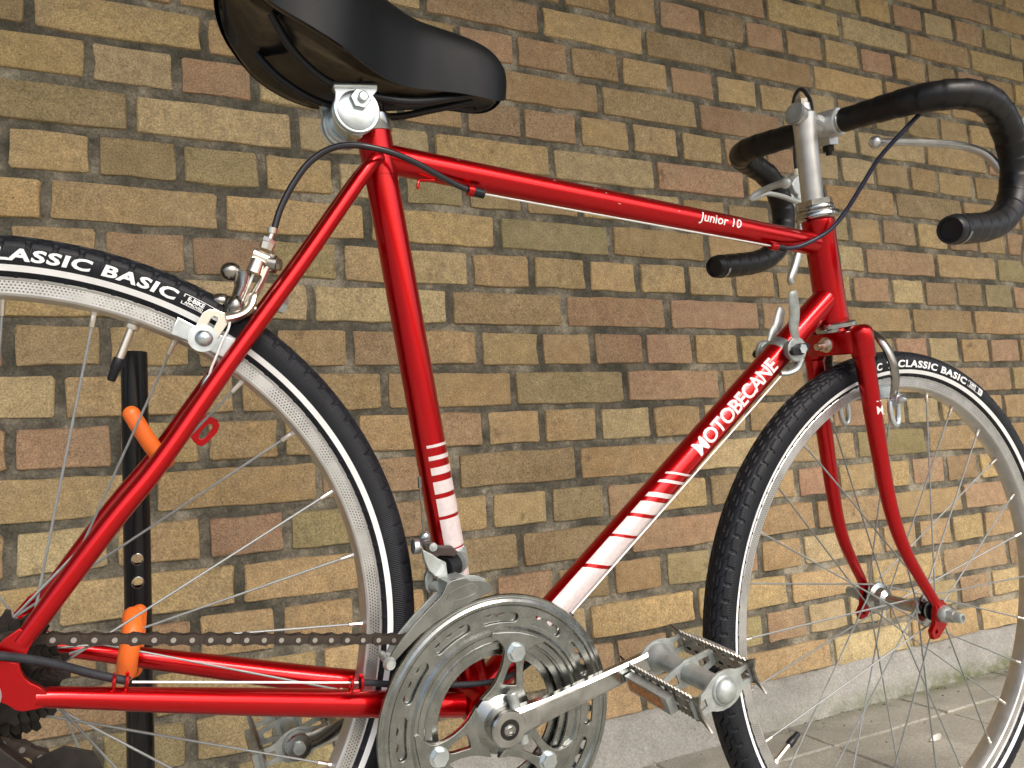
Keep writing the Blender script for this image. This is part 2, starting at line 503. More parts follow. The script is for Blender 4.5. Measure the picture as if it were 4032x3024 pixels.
def tag(o, label=None, cat=None, group=None, kind=None):
    if label: o['label'] = label
    if cat: o['category'] = cat
    if group: o['group'] = group
    if kind: o['kind'] = kind
    return o

# ------------------------------------------------------------------ the wall: mortar core, bricks, plinth
WALLY = 1.150
wallroot = bpy.data.objects.new('brick_wall', None)
wallroot.location = (0.97, WALLY, 0)
col.objects.link(wallroot)
tag(wallroot, 'weathered yellow brick wall in cross bond with sooty grey mortar, behind the bicycle', 'wall')
def wobj(name, me, mats):
    o = link(name, me, mats, wallroot)
    return o
def wmesh(name, vs, fs, off=(0, 0, 0)):
    me = bpy.data.meshes.new(name)
    me.from_pydata([(v[0] - 0.97, v[1] - WALLY, v[2]) for v in vs], [], fs)
    me.update()
    return me
# mortar face: a lumpy sheet closed at the back
X0, X1, Z0, Z1 = -0.62, 2.75, 0.0, 1.80
vs = []; fs = []
dx = 0.0075
nx = int((X1 - X0) / dx); nz = int((Z1 - Z0) / dx)
from mathutils import noise as mnoise
for j in range(nz + 1):
    for i in range(nx + 1):
        x = X0 + (X1 - X0) * i / nx; z = Z0 + (Z1 - Z0) * j / nz
        h = mnoise.noise(Vector((x * 45, z * 45, 1.3))) * 0.0016 + mnoise.noise(Vector((x * 150, z * 150, 4.3))) * 0.0008
        vs.append((x, WALLY + 0.0040 - h, z))
for j in range(nz):
    for i in range(nx):
        a = j * (nx + 1) + i
        fs.append((a, a + 1, a + nx + 2, a + nx + 1))
b0 = len(vs)
vs += [(X0, WALLY + 0.22, Z0), (X1, WALLY + 0.22, Z0), (X1, WALLY + 0.22, Z1), (X0, WALLY + 0.22, Z1)]
c00, c10, c01, c11 = 0, nx, nz * (nx + 1), nz * (nx + 1) + nx
fs += [(b0, b0 + 3, b0 + 2, b0 + 1), (c00, c01, b0 + 3, b0), (c10, b0 + 1, b0 + 2, c11), (c01, c11, b0 + 2, b0 + 3)]
me = wmesh('mortar', vs, fs)
for p in me.polygons: p.use_smooth = True
me.set_sharp_from_angle(angle=radians(50))
wobj('mortar', me, M['mortar'])

def brick_shape(w, h, seed):
    # irregular rounded outline; front face bulges a little
    rnd = random.Random(seed)
    pts = []
    cr = 2.6
    def jit(a): return rnd.uniform(-a, a)
    segs_x = 5 if w > 150 else 3
    outline = []
    for k in range(segs_x + 1): outline.append((-w / 2 + cr + (w - 2 * cr) * k / segs_x, -h / 2))
    for k in range(3): outline.append((w / 2, -h / 2 + cr + (h - 2 * cr) * k / 2))
    for k in range(segs_x + 1): outline.append((w / 2 - cr - (w - 2 * cr) * k / segs_x, h / 2))
    for k in range(3): outline.append((-w / 2, h / 2 - cr - (h - 2 * cr) * k / 2))
    outline = [(x + jit(1.6), z + jit(1.5)) for x, z in outline]
    n = len(outline)
    vs = [(x * 1.006, 7.0, z * 1.01) for x, z in outline]
    vs += [(x * (1 - 1.1 / (w / 2)), 0.6 + jit(0.5), z * (1 - 1.1 / (h / 2))) for x, z in outline]
    vs += [(x * (1 - 3.0 / (w / 2)), -0.5 + jit(0.5), z * (1 - 2.6 / (h / 2))) for x, z in outline]
    fs = []
    for i in range(n):
        j = (i + 1) % n
        fs.append((i, j, n + j, n + i)); fs.append((n + i, n + j, 2 * n + j, 2 * n + i))
    fs.append(tuple(2 * n + i for i in range(n)))
    return vs, fs
SHAPES = {'s': [brick_shape(208, 53.5, 100 + k) for k in range(14)], 'h': [brick_shape(98, 53.5, 200 + k) for k in range(14)]}
BM = {}
for t, L in SHAPES.items():
    BM[t] = []
    for k, (v, f) in enumerate(L):
        me = bpy.data.meshes.new('brick_' + ('stretcher' if t == 's' else 'header'))
        me.from_pydata([(a / 1000, b / 1000, c / 1000) for a, b, c in v], [], f)
        for p in me.polygons: p.use_smooth = True
        me.set_sharp_from_angle(angle=radians(30))
        me.materials.append(M['brick'])
        BM[t].append(me)
JOINTS = {-1: [-125, 94, 766, 989], 0: [-55, 56, 162, 497, 604, 714, 827, 938, 1045, 1468, 1580, 1675, 1803],
 1: [-3, 218, 436, 657, 876, 1093, 1522, 1751], 2: [-154, -49, 57, 168, 277, 490, 597, 1371, 1468, 1580, 1686],
 3: [-107, 111, 323, 544, 765, 980, 1407, 1634, 1852], 4: [-43, 66, 278, 490, 602, 711, 818, 928, 1040, 1360, 1477, 1693, 1793],
 5: [450, 660, 877, 1101, 1533, 1742], 6: [-39, 286, 498, 609, 712, 819, 929, 1037, 1684, 1787],
 7: [-92, 125, 338, 555, 773, 986], 8: [-145, -29, 79, 183, 501, 603, 713, 824], 9: [14, 234, 445, 666],
 10: [-146, 78, 187, 500, 607, 715], 11: [120, 550, 758], 12: [717, 824], 13: [665, 886]}
PAL = [((0.30, 0.215, 0.118), 9), ((0.345, 0.26, 0.145), 9), ((0.285, 0.195, 0.125), 7), ((0.315, 0.205, 0.14), 6),
       ((0.255, 0.20, 0.115), 4), ((0.37, 0.275, 0.145), 5), ((0.225, 0.155, 0.10), 2), ((0.25, 0.215, 0.12), 3), ((0.37, 0.30, 0.185), 5)]
bag = [c for c, n in PAL for _ in range(n)]
bricks = []
for r in range(-10, 16):
    pitch = 109.4 if r % 2 == 0 else 218.8
    J = list(JOINTS.get(r, []))
    if not J:
        J = [55] if r % 2 == 0 else ([217] if r % 4 == 1 else [106])
    full = [J[0]]
    for a, b in zip(J, J[1:]):
        n = max(1, round((b - a) / pitch))
        full += [a + (b - a) * (k + 1) / n for k in range(n)]
    while full[0] > -560: full.insert(0, full[0] - pitch + random.uniform(-3, 3))
    while full[-1] < 2660: full.append(full[-1] + pitch * 0.998 + random.uniform(-3, 3))
    zc = 1087 - 65.5 * r + random.uniform(-1.5, 1.5)
    for a, b in zip(full, full[1:]):
        w = b - a - random.uniform(10.0, 14.5)
        bricks.append((0.5 * (a + b), zc + random.uniform(-1, 1), w, 's' if r % 2 else 'h'))
def cam_uv(x, y, z):
    d = Vector((x, y, z - CAMH))
    q = (r_.dot(d), u_.dot(d), f_.dot(d))
    return q[0] / q[2] * 3080.87 / 2016, q[1] / q[2] * 3080.87 / 2016, q[2]
scored = []
for (x, z, w, t) in bricks:
    u, v, dep = cam_uv(x / 1000, WALLY, z / 1000)
    inside = dep > 0 and abs(u) < 1.06 and abs(v) < 0.80
    scored.append((0 if inside else 1, dep / sqrt(w), x, z, w, t))
scored.sort()
far = MB()
far_tint = []
for k, (ins, dep, x, z, w, t) in enumerate(scored):
    c = random.choice(bag)
    c = (c[0] * 1.36, c[1] * 1.33, c[2] * 1.22)
    g = random.uniform(0.88, 1.12)
    c = tuple(min(1, a * g * random.uniform(0.97, 1.03)) for a in c)
    idx = random.randrange(14)
    flip = random.random() < 0.5
    nom = 208 if t == 's' else 98
    if k < 300:
        o = bpy.data.objects.new('brick', BM[t][idx])
        col.objects.link(o); o.parent = wallroot
        o.location = (x / 1000 - 0.97, random.uniform(-0.0012, 0.001), z / 1000)
        o.scale = (w / nom, 1, 1)
        o.rotation_euler = (0, random.uniform(-0.005, 0.005) + (pi if flip else 0), 0)
        o.color = (*c, 1)
    else:
        v, f = SHAPES[t][idx]
        s_ = w / nom
        off = random.uniform(-1.2, 1.0)
        far.add([(x + a * s_ - 970, b_ + off, z + c_) for a, b_, c_ in v], f)
        far_tint += [c] * len(f)
me = bpy.data.meshes.new('bricks_far')
me.from_pydata([(a / 1000, b / 1000, c / 1000) for a, b, c in far.v], [], far.f)
ca = me.color_attributes.new('tint', 'FLOAT_COLOR', 'CORNER')
arr = []
for p, c in zip(me.polygons, far_tint):
    arr += [c[0], c[1], c[2], 1.0] * p.loop_total
ca.data.foreach_set('color', arr)
for p in me.polygons: p.use_smooth = True
me.set_sharp_from_angle(angle=radians(30))
o = wobj('outer_bricks', me, M['brick_far']); o['kind'] = 'stuff'

# plinth render band at the wall foot: uneven top edge, slightly proud
vs = []; fs = []
n = 420
for i in range(n + 1):
    x = X0 + (X1 - X0) * i / n
    top = 0.079 + mnoise.noise(Vector((x * 9, 0, 0))) * 0.007 + mnoise.noise(Vector((x * 60, 3, 0))) * 0.002
    wv = mnoise.noise(Vector((x * 5, 7, 0))) * 0.003
    vs += [(x, WALLY - 0.026 + wv, -0.01), (x, WALLY - 0.0200 + wv, 0.004), (x, WALLY - 0.010 + wv * 0.6, top - 0.014), (x, WALLY - 0.006, top - 0.004), (x, WALLY + 0.008, top)]
for i in range(n):
    for j in range(4):
        a = i * 5 + j
        fs.append((a, a + 5, a + 6, a + 1))
me = wmesh('plinth', vs, fs)
for p in me.polygons: p.use_smooth = True
wobj('plinth', me, M['plinth'])

# ------------------------------------------------------------------ the ground
def sheet(name, x0, x1, y0, y1, z, mat):
    me = bpy.data.meshes.new(name)
    me.from_pydata([(x0, y0, z), (x1, y0, z), (x1, y1, z), (x0, y1, z)], [], [(0, 1, 2, 3)])
    o = link(name, me, mat); o['kind'] = 'structure'
    return o
sheet('ground', -60, 60, -60, 60, -0.03, M['asphalt'])
pv = sheet('pavement', -1.6, 3.4, -1.4, 1.16, -0.0035, M['joint'])
ys = [1.131, 1.012, 0.716, 0.424, 0.132, -0.16, -0.452, -0.744, -1.036, -1.328]
xs = [1.045 + 0.2885 * k for k in range(-9, 9)]
slab_cache = {}
for j in range(len(ys) - 1):
    hgt = ys[j] - ys[j + 1]
    for i in range(len(xs) - 1):
        g1 = 0.0022; g2 = 0.009 if j == 0 else 0.003
        w = 0.2885 - 2 * g1; h = hgt - (0.001 + g2)
        key = (j == 0, round(h, 3), (i + j) % 3)
        if key not in slab_cache:
            rnd = random.Random(str(key))
            nsx, nsy = 6, 6
            P = []
            for k in range(nsx): P.append((-w / 2 + w * k / nsx, -h / 2))
            for k in range(nsy): P.append((w / 2, -h / 2 + h * k / nsy))
            for k in range(nsx): P.append((w / 2 - w * k / nsx, h / 2))
            for k in range(nsy): P.append((-w / 2, h / 2 - h * k / nsy))
            P = [(x + rnd.uniform(-.0013, .0013), y + rnd.uniform(-.0013, .0013)) for x, y in P]
            n = len(P)
            v = [(x, y, -0.028) for x, y in P] + [(x, y, -0.0025) for x, y in P] + [(x * 0.985, y * (0.985 if h > .2 else .96), 0.0) for x, y in P]
            f = []
            for a in range(n):
                b = (a + 1) % n
                f += [(a, b, n + b, n + a), (n + a, n + b, 2 * n + b, 2 * n + a)]
            f.append(tuple(range(2 * n, 3 * n)))
            me = bpy.data.meshes.new('paving_slab'); me.from_pydata(v, [], f)
            me.materials.append(M['slab']); slab_cache[key] = me
        o = bpy.data.objects.new('paving_slab', slab_cache[key]); col.objects.link(o)
        o.parent = pv
        o.location = (xs[i] + 0.14425, ys[j] - 0.001 - h / 2, random.uniform(-0.0008, 0.0008))
        o.rotation_euler = (random.uniform(-.003, .003), random.uniform(-.003, .003), 0)

# unseen overhang, inferred from the wall tone, added low to shade upper courses
CAN_Z, CAN_Y = 2.02, -0.75
me = bpy.data.meshes.new('shade_canopy')
def boxv(x0, x1, y0, y1, z0, z1):
    v = [(x, y, z) for x in (x0, x1) for y in (y0, y1) for z in (z0, z1)]
    return v, [(0, 1, 3, 2), (4, 6, 7, 5), (0, 4, 5, 1), (2, 3, 7, 6), (0, 2, 6, 4), (1, 5, 7, 3)]
v, f = boxv(-6, 9, CAN_Y, WALLY + 0.4, CAN_Z, CAN_Z + 0.25)
me.from_pydata(v, [], f)
cn = link('shade_canopy', me, M['soffit'])
cn['kind'] = 'structure'
v, f = boxv(-6, 9, WALLY + 0.25, WALLY + 0.45, -0.02, CAN_Z)
me = bpy.data.meshes.new('building_core'); me.from_pydata(v, [], f)
bk = link('building_core', me, M['soffit']); bk['kind'] = 'structure'

# small things on the ground
pt = MB()
ring = [(0, 0, 0), (9, -3, 2), (17, 0, 6), (21, 6, 7), (17, 11, 5), (9, 12, 3), (2, 9, 1), (-6, 5, 0), (-9, 3, 1), (-6, 1, 1)]
pt.add([(x, y, z + 1) for x, y, z in ring] + [(8, 5, 0.2)], [(i, (i + 1) % 10, 10) for i in range(10)])
pet = pt.obj('petal', M['petal'], base=False)
pet.location = (1.186, 0.935, 0.0015)
tag(pet, 'curled white petal lying on the paving below the front wheel', 'petal')
lit = MB()
rl = random.Random(3)
for k in range(150):
    if k < 110:
        x = rl.uniform(700, 2100); y = 1126 - abs(rl.gauss(0, 22)); 
    else:
        x = rl.uniform(650, 1900); y = rl.uniform(860, 1110)
    s_ = rl.uniform(0.8, 2.8); a = rl.uniform(0, pi)
    L = [(x + cos(a + t) * s_ * (2 if q % 2 else 0.8), y + sin(a + t) * s_ * 0.8, 1.2 + rl.uniform(0, 1.4)) for q, t in enumerate((0, 1.2, 2.5, 3.8, 5.1))]
    lit.add(L + [(x, y, 2.6)], [(i, (i + 1) % 5, 5) for i in range(5)])
lo = lit.obj('leaf_litter', M['litter'], base=False)
tag(lo, 'dark crumbs of leaf litter along the foot of the wall', kind='stuff')
lo['category'] = 'litter'

# ------------------------------------------------------------------ the bicycle
bike = bpy.data.objects.new('bicycle', None)
col.objects.link(bike)
R = Matrix(RBW)
org = R @ (Vector((0, 0, -BASEZ)) - Vector(CB)) / 1000 + Vector((0, 0, CAMH))
bike.matrix_world = Matrix.Translation(org) @ R.to_4x4()
tag(bike, 'red junior racing bicycle with drop handlebars, its rear end held by a stand', 'bicycle')

BB = (372.6, 0.0, -58.8)
A0 = SFR[3]; AX = SFR[2]
def V(*a): return Vector(a)
def onax(t, y=0): return (A0[0] + AX[0] * t, y, A0[2] + AX[2] * t)
SD = Vector((246.2 - 372.6, 0, 431.9 + 58.8)).normalized()
def onseat(z, y=0):
    t = (z - BB[2]) / SD.z
    return (BB[0] + SD.x * t, y, z)

# frame tubes: each tube its own part
MB().tube([onseat(-50), onseat(439)], 14.2, 32).obj('seat_tube', M['red'], bike)
MB().tube([(252, 0, 418), (777, 0, 418)], 12.9, 32).obj('top_tube', M['red'], bike)
MB().tube([(376, 0, -55.5), (791, 0, 361.5)], 15.0, 36).obj('down_tube', M['red'], bike)
ht = MB()
hp = [(17.6, 353), (18.4, 355), (18.2, 360), (17.5, 372), (17.5, 455), (18.0, 466), (18.6, 472), (18.2, 474)]
ht.lathe([(r, h) for r, h in hp], A0, AX, 36)
ht.obj('head_tube', M['red'], bike)
# fillet collars where the tubes meet
lg = MB()
lg.tube([onseat(401), onseat(437)], [14.9, 15.3], 32)
lg.tube([onseat(436.5), onseat(439.5)], 15.3, 32)
lg.obj('seat_lug', M['red'], bike)
for s_ in (-1, 1):
    path = [(249, 11.5 * s_, 414), (238, 15.5 * s_, 402), (190, 24 * s_, 317), (137, 35 * s_, 227), (94.5, 45 * s_, 152), (65, 50.5 * s_, 107.6), (19, 58 * s_, 32)]
    MB().tube(smooth(path, 5), [6.0, 7.3, 7.3, 7.2] + [7.1] * 26 + [5.6], 20).obj('seat_stay', M['red'], bike) if False else \
        MB().tube(smooth(path, 5), [5.6, 5.7, 5.8, 5.9, 6.0] + [6.1 + 0.06 * q for q in range(11)] + [6.8 + 0.06 * q for q in range(10)] + [7.4, 7.2, 6.9, 6.5, 6.0], 22).obj('seat_stay', M['red'], bike)
    path = [(30, 57.5 * s_, -4.5), (43.7, 56 * s_, -6), (120, 46 * s_, -19), (232.8, 30 * s_, -38), (350, 20 * s_, -55)]
    MB().tube(smooth(path, 5), [6.4] * 4 + [6.9, 7.0, 7.2, 7.5, 7.9, 8.4, 8.9, 9.4, 9.9, 10.3, 10.6, 10.8, 10.9, 10.9, 10.8, 10.6, 10.4], 24).obj('chain_stay', M['red'], bike)
MB().tube([(200, -18, 330), (200, 18, 330)], 5.0, 14).obj('brake_bridge', M['red'], bike)
bs = MB()
bs.lathe([(15, -35), (19.5, -35), (20.2, -33), (20.2, 33), (19.5, 35), (15, 35)], BB, (0, 1, 0), 36)
bs.obj('bottom_bracket_shell', M['red'], bike)
MB().lathe([(8, -46), (13, -46), (13, -38), (17, -37.5), (17, -35)], BB, (0, 1, 0), 30).obj('bearing_cup', M['cog'], bike)

# dropouts
def XZ(y): return lambda a, b, t: (a, y + t, b)
dp = [(8.2, -59.0, 22.5), (13.6, -59.0, 21.3), (18.8, -59.0, 19.5), (19.8, -59.0, 15.9), (22.4, -59.0, 10.5), (26.3, -59.0, 6.6), (32.0, -59.0, 3.3), (35.9, -59.0, -0.1), (36.4, -59.0, -7.9), (31.5, -59.0, -9.8), (23.5, -59.0, -10.5), (19.3, -59.0, -9.0), (15.5, -59.0, -5.8), (10.0, -59.0, -2.7)]
pol = [(a[0], a[2]) for a in dp] + [(-6, -14), (-14, -8), (-17, 4), (-13, 14)]
for s_ in (-1, 1):
    d_ = MB()
    d_.plate([pol], 5.0, XZ(59.5 * s_), 0.6)
    tab = [(2, 14), (14, 12), (22, 24), (26, 36), (18, 42), (10, 36), (0, 22)]
    d_.plate([tab], 4.4, XZ(59.2 * s_), 0.5)
    d_.obj('dropout', M['red'], bike)
for s_ in (-1, 1):
    an = MB(); an.lathe([(0, 62.2), (9.2, 62.2), (9.4, 63), (9.4, 64.2), (8.8, 64.8), (7.0, 64.8), (7.0, 70), (6.2, 71), (4.6, 71.4), (4.6, 75), (0, 75.5)] if s_ > 0 else
             [(0, -62.2), (11.2, -62.2), (11.4, -63), (11.4, -64.2), (10.8, -64.8), (7.4, -64.8), (7.4, -72), (6.6, -73), (0, -73.5)], (0, 0, 0), (0, 1, 0), 28)
    an.obj('rear_axle_nut', M['zinc'], bike)

# ---- wheels
def tyre_mesh(N=2240):
    import numpy as np
    prof = [(276.2, 9.6), (278.6, 12.4), (281.5, 14.4), (285.5, 16.1), (289.5, 17.2), (293.5, 17.6), (297.2, 17.0), (299.6, 15.9)]
    crown = []
    for k in range(39):
        y = 15.2 - 30.4 * k / 38
        rr = 308.6 - 7.2 * (abs(y) / 15.6) ** 2.4
        crown.append((rr, y))
    P = prof + crown + [(r, -y) for r, y in reversed(prof)]
    P = np.array(P); n = len(P)
    a = np.arange(N) * 2 * np.pi / N
    T = 112
    t = (a * T / (2 * np.pi))[:, None]
    y = P[:, 1][None, :]; r = P[:, 0][None, :].repeat(N, 0).copy()
    ay = np.abs(y)
    sg = np.sign(y)
    # S-shaped grooves each side of the centre rib, and notches in the shoulder
    def lateral(q):
        e1 = np.clip((q - 0.35) / 0.40, 0, 1); e2 = np.clip((q - 1.15) / 0.40, 0, 1)
        return 3.6 + 4.6 * (e1 * e1 * (3 - 2 * e1)) + 4.6 * (e2 * e2 * (3 - 2 * e2))
    base = (-t + 0.5 * (sg > 0)) % 1.0
    groove = np.zeros_like(r, dtype=bool)
    for k in (0, 1):
        q = base + k
        groove |= (np.abs(ay - lateral(q)) < 0.62) & (q < 1.62)
    rib = (np.abs(ay - 1.75) < 0.45)
    ph2 = (t + 0.5 * (sg > 0)) % 1.0
    notch = (ph2 < 0.17) & (ay > 12.8) & (r > 299)
    shoulder = (np.abs(ay - 12.7) < 0.45) & (r > 299)
    dep = groove * 1.7 + notch * 2.0 + shoulder * 0.5
    r = r - dep
    yy = np.broadcast_to(y, (N, n))
    X = r * np.cos(a)[:, None]; Z = r * np.sin(a)[:, None]
    co = np.stack([X, yy, Z], -1).reshape(-1, 3) / 1000
    i = np.arange(N)[:, None]; j = np.arange(n - 1)[None, :]
    i2 = (i + 1) % N
    q = np.stack([i * n + j, i * n + j + 1, i2 * n + j + 1, i2 * n + j], -1).reshape(-1, 4)
    me = bpy.data.meshes.new('tyre')
    me.vertices.add(len(co)); me.vertices.foreach_set('co', co.ravel())
    me.loops.add(q.size); me.loops.foreach_set('vertex_index', q.ravel().astype('i4'))
    me.polygons.add(len(q)); me.polygons.foreach_set('loop_start', (np.arange(len(q)) * 4).astype('i4'))
    me.update(calc_edges=True)
    me.polygons.foreach_set('use_smooth', [True] * len(q))
    me.set_sharp_from_angle(angle=radians(42))
    me.materials.append(M['rubber'])
    return me
TYRE = tyre_mesh()

rimp = [(277.0, 11.2), (277.4, 12.0), (276.6, 12.6), (275.6, 12.2), (275.2, 11.5), (266.0, 11.2), (264.4, 10.2), (262.8, 6.5), (262.2, 2.5), (262.2, -2.5), (262.8, -6.5), (264.4, -10.2), (266.0, -11.2), (275.2, -11.5), (275.6, -12.2), (276.6, -12.6), (277.4, -12.0), (277.0, -11.2), (272, -9.5), (270, 0), (272, 9.5)]
def wheel(name, mat, base_ang, text_ang, hub_prof, fl_y, fl_r, lab, prefix):
    rm = MB(); rm.lathe(rimp, (0, 0, 0), (0, 1, 0), 220, closed=True)
    w = rm.obj(name, M['rim'], bike, base=False, ang=28, label=lab)
    w.matrix_local = mat
    ty = link('tyre', TYRE, M['rubber'], w)
    st = MB()
    for s_ in (-1, 1):
        st.lathe([(281.2, 14.62 * s_), (283.4, 15.62 * s_), (285.6, 16.5 * s_)], (0, 0, 0), (0, 1, 0), 260)
    st.f = [f for f in st.f if len(f) == 4]; st.mi = [0] * len(st.f)
    st.obj('reflective_stripe', M['reflex'], w, base=False)
    tx = MB()
    def arc(a_start, s_, R0=289.0):
        def place(x, y, W):
            # y 0..cap height maps outward from radius R0; x runs clockwise seen from the right side
            a = radians(a_start) - x / 289.0 * (1 if s_ < 0 else -1)
            rr = R0 + y
            yy = 17.25 + 0.45 * (1 - ((rr - 293.3) / 4.3) ** 2)
            return (rr * cos(a), s_ * (yy + 0.12), rr * sin(a))
        return place
    def fit(a_start, span, R0=288.9):
        def place(x, y, W): return arc(a_start, -1, R0)(x / W * radians(span) * 289.0, y, W)
        return place
    tx.text('CLASSIC BASIC', fit(text_ang, 26.6), 11.6, 1.1, 0.42, 0.12, cell=4.0)
    if prefix: tx.text(prefix, fit(text_ang + 7.6, 5.6), 11.6, 2.2, 0.42, 0.12, cell=4.0)
    tl = MB()
    tl.obj
    o_t = tx.obj('tyre_lettering', M['white_print'], w, base=False)
    bx = MB()
    ab = text_ang - 27.5
    bx.text('E-BIKE', arc(ab - 0.55, -1, 292.9), 4.6, 1.0, 0.16, cell=4, sx=1.0)
    bx.text('APPROVED', arc(ab - 0.3, -1, 289.9), 3.0, 1.0, 0.10, cell=4, sx=0.95)
    def ringbox(a0, a1, r0, r1, t):
        f = MB()
        n = 8
        def q(aa, rr):
            yy = 17.25 + 0.45 * (1 - ((rr - 293.3) / 4.3) ** 2)
            return (rr * cos(radians(aa)), -(yy + 0.1), rr * sin(radians(aa)))
        for k in range(n):
            x0 = a0 + (a1 - a0) * k / n; x1 = a0 + (a1 - a0) * (k + 1) / n
            bx.add([q(x0, r0), q(x1, r0), q(x1, r0 + t), q(x0, r0 + t)], [(0, 1, 2, 3)])
            bx.add([q(x0, r1 - t), q(x1, r1 - t), q(x1, r1), q(x0, r1)], [(0, 1, 2, 3)])
        for aa in (a0, a1 - 0.12 * (1 if a1 > a0 else -1)):
            bx.add([q(aa, r0), q(aa + 0.14, r0), q(aa + 0.14, r1), q(aa, r1)], [(0, 1, 2, 3)])
    ringbox(ab, ab - 6.0, 289.0, 297.3, 0.45)
    # white panel carrying the figure 25
    def q2(aa, rr):
        yy = 17.25 + 0.45 * (1 - ((rr - 293.3) / 4.3) ** 2)
        return (rr * cos(radians(aa)), -(yy + 0.1), rr * sin(radians(aa)))
    for k in range(4):
        for h in range(4):
            x0 = ab - 4.3 - 1.7 * k / 4; x1 = ab - 4.3 - 1.7 * (k + 1) / 4
            y0 = 289.4 + 7.6 * h / 4; y1 = 289.4 + 7.6 * (h + 1) / 4
            bx.add([q2(x0, y0), q2(x1, y0), q2(x1, y1), q2(x0, y1)], [(0, 1, 2, 3)])
    bx.obj('approval_mark', M['white_print'], w, base=False)
    fg = MB()
    def arc2(x, y, W):
        p = arc(ab - 4.45, -1, 291.2)(x, y, W); return (p[0], p[1] - 0.06, p[2])
    fg.text('25', arc2, 5.6, 1.0, 0.15, cell=4, sx=0.9)
    fg.obj('approval_figure', M['black'], w, base=False)
    hb = MB(); hb.lathe(hub_prof, (0, 0, 0), (0, 1, 0), 40)
    hb.obj('hub', M['chrome'], w, base=False)
    # spokes: 28, crossing, seven of each of four kinds
    kinds = []
    for k, (sd_, off) in enumerate(((-1, 77), (1, -77), (-1, -77), (1, 77))):
        fy = fl_y[0] if sd_ < 0 else fl_y[1]
        ra = radians(base_ang + 12.857 * k); ha_ = ra + radians(off)
        a = Vector((fl_r * cos(ha_), fy + sd_ * (1.6 if off > 0 else -0.4), fl_r * sin(ha_)))
        b = Vector((263.2 * cos(ra), sd_ * 1.6, 263.2 * sin(ra)))
        d = (b - a).normalized()
        m = MB(); m.tube([a, b], 0.98, 7)
        m.ball(tuple(a), 1.9, 8)
        m.m = 1
        m.tube([b - d * 12.5, b - d * 12, b - d * 3.5], [1.7, 2.0, 2.0], 8)
        m.tube([b - d * 3.5, b + d * 1.0], [2.0, 3.2], 8)
        me = m.mesh('spoke', base=False)
        me.materials.append(M['spoke']); me.materials.append(M['nipple'])
        kinds.append(me)
    for k, me in enumerate(kinds):
        for j in range(7):
            o = bpy.data.objects.new('spoke', me); col.objects.link(o); o.parent = w
            o.rotation_euler = (0, -radians(4 * 12.857142 * j), 0)
    return w
def bl(v): return (v[0] / 1000, v[1] / 1000, (v[2] + BASEZ) / 1000)
rear_hub = [(0, 52), (6, 52), (6, 46), (20.5, 41), (21, 40), (20.5, 38), (12, 36), (9.5, 33), (9.5, -18), (12, -20), (20.5, -22), (21, -23.5), (20.5, -25), (10, -27), (0, -27)]
rw = wheel('rear_wheel', Matrix.Translation(bl((0, 0, 0))), 3.5, 97.0, rear_hub, (-23.5, 39.5), 18.0, 'rear wheel with silver knurled rim, lifted clear of the paving', '')
fl, ll, al, ol = [Vector(a) for a in SFR]
# front axle centre lies 46.5 mm ahead of the steering axis
fo = ol + fl * 46.5 + al * 0.4
fm = Matrix.Translation(bl(fo)) @ Matrix(((fl.x, ll.x, al.x), (fl.y, ll.y, al.y), (fl.z, ll.z, al.z))).to_4x4()
front_hub = [(0, 39), (9, 39), (9.5, 36), (19, 34.5), (19.8, 33), (19, 31.4), (13.5, 29), (12.5, 21), (7.8, 17), (7.3, 12), (7.3, -12), (7.8, -17), (12.5, -21), (13.5, -29), (19, -31.4), (19.8, -33), (19, -34.5), (9.5, -36), (9, -39), (0, -39)]
# angles are measured in the wheel's own frame, tilted by the head angle
TILT = -math.degrees(atan2(fl.z, fl.x)) * 0
fw_ = wheel('front_wheel', fm, 41.8, 83.5, front_hub, (-33, 33), 17.0, 'front wheel turned slightly, standing on the paving', 'CT')
def valve(w, ang_):
    a = radians(ang_)
    d = Vector((-cos(a), 0, -sin(a)))
    p = Vector((262.5 * cos(a), 0, 262.5 * sin(a)))
    m = MB(); m.tube([p, p + d * 1.2, p + d * 1.6, p + d * 4.4], [4.6, 5.6, 5.6, 5.2], 14); m.tube([p, p + d * 31], 3.0, 12)
    m.obj('valve_stem', M['nipple'], w, base=False)
    m = MB(); m.tube([p + d * 28, p + d * 29, p + d * 37, p + d * 38, p + d * 45, p + d * 46.5], [3.9, 4.3, 4.1, 3.4, 3.2, 2.2], 12)
    m.obj('valve_cap', M['black'], w, base=False)
valve(rw, 74.7); valve(fw_, -157.0)

# ---- freewheel
def toothed(N, pr, y0, y1, holes, root=-2.6, tip=3.0):
    pts = []
    for k in range(N):
        a0 = 2 * pi * k / N
        for da, rr in ((-0.42, root), (-0.25, root + 0.9), (-0.11, tip), (0.11, tip), (0.25, root + 0.9), (0.42, root)):
            a = a0 + da * 2 * pi / N
            pts.append((cos(a) * (pr + rr), sin(a) * (pr + rr)))
    return pts
def circ(r, n=40, cx=0, cy=0): return [(cx + r * cos(2 * pi * k / n), cy + r * sin(2 * pi * k / n)) for k in range(n)]
fwl = MB(); fwl.lathe([(0, -50), (9, -50), (9, -47.5), (16, -47.5), (18, -46.5), (18, -25)], (0, 0, 0), (0, 1, 0), 36)
fwo = fwl.obj('freewheel', M['cog'], bike)
for N, y in ((14, -45.2), (16, -40.8), (18, -36.6), (20, -32.4), (22, -28.2)):
    pr = 12.7 / (2 * sin(pi / N))
    c = MB(); c.plate([toothed(N, pr, 0, 0, 0), circ(15, 24)], 2.0, XZ(y), 0.2)
    c.obj('sprocket', M['cog'], fwo)

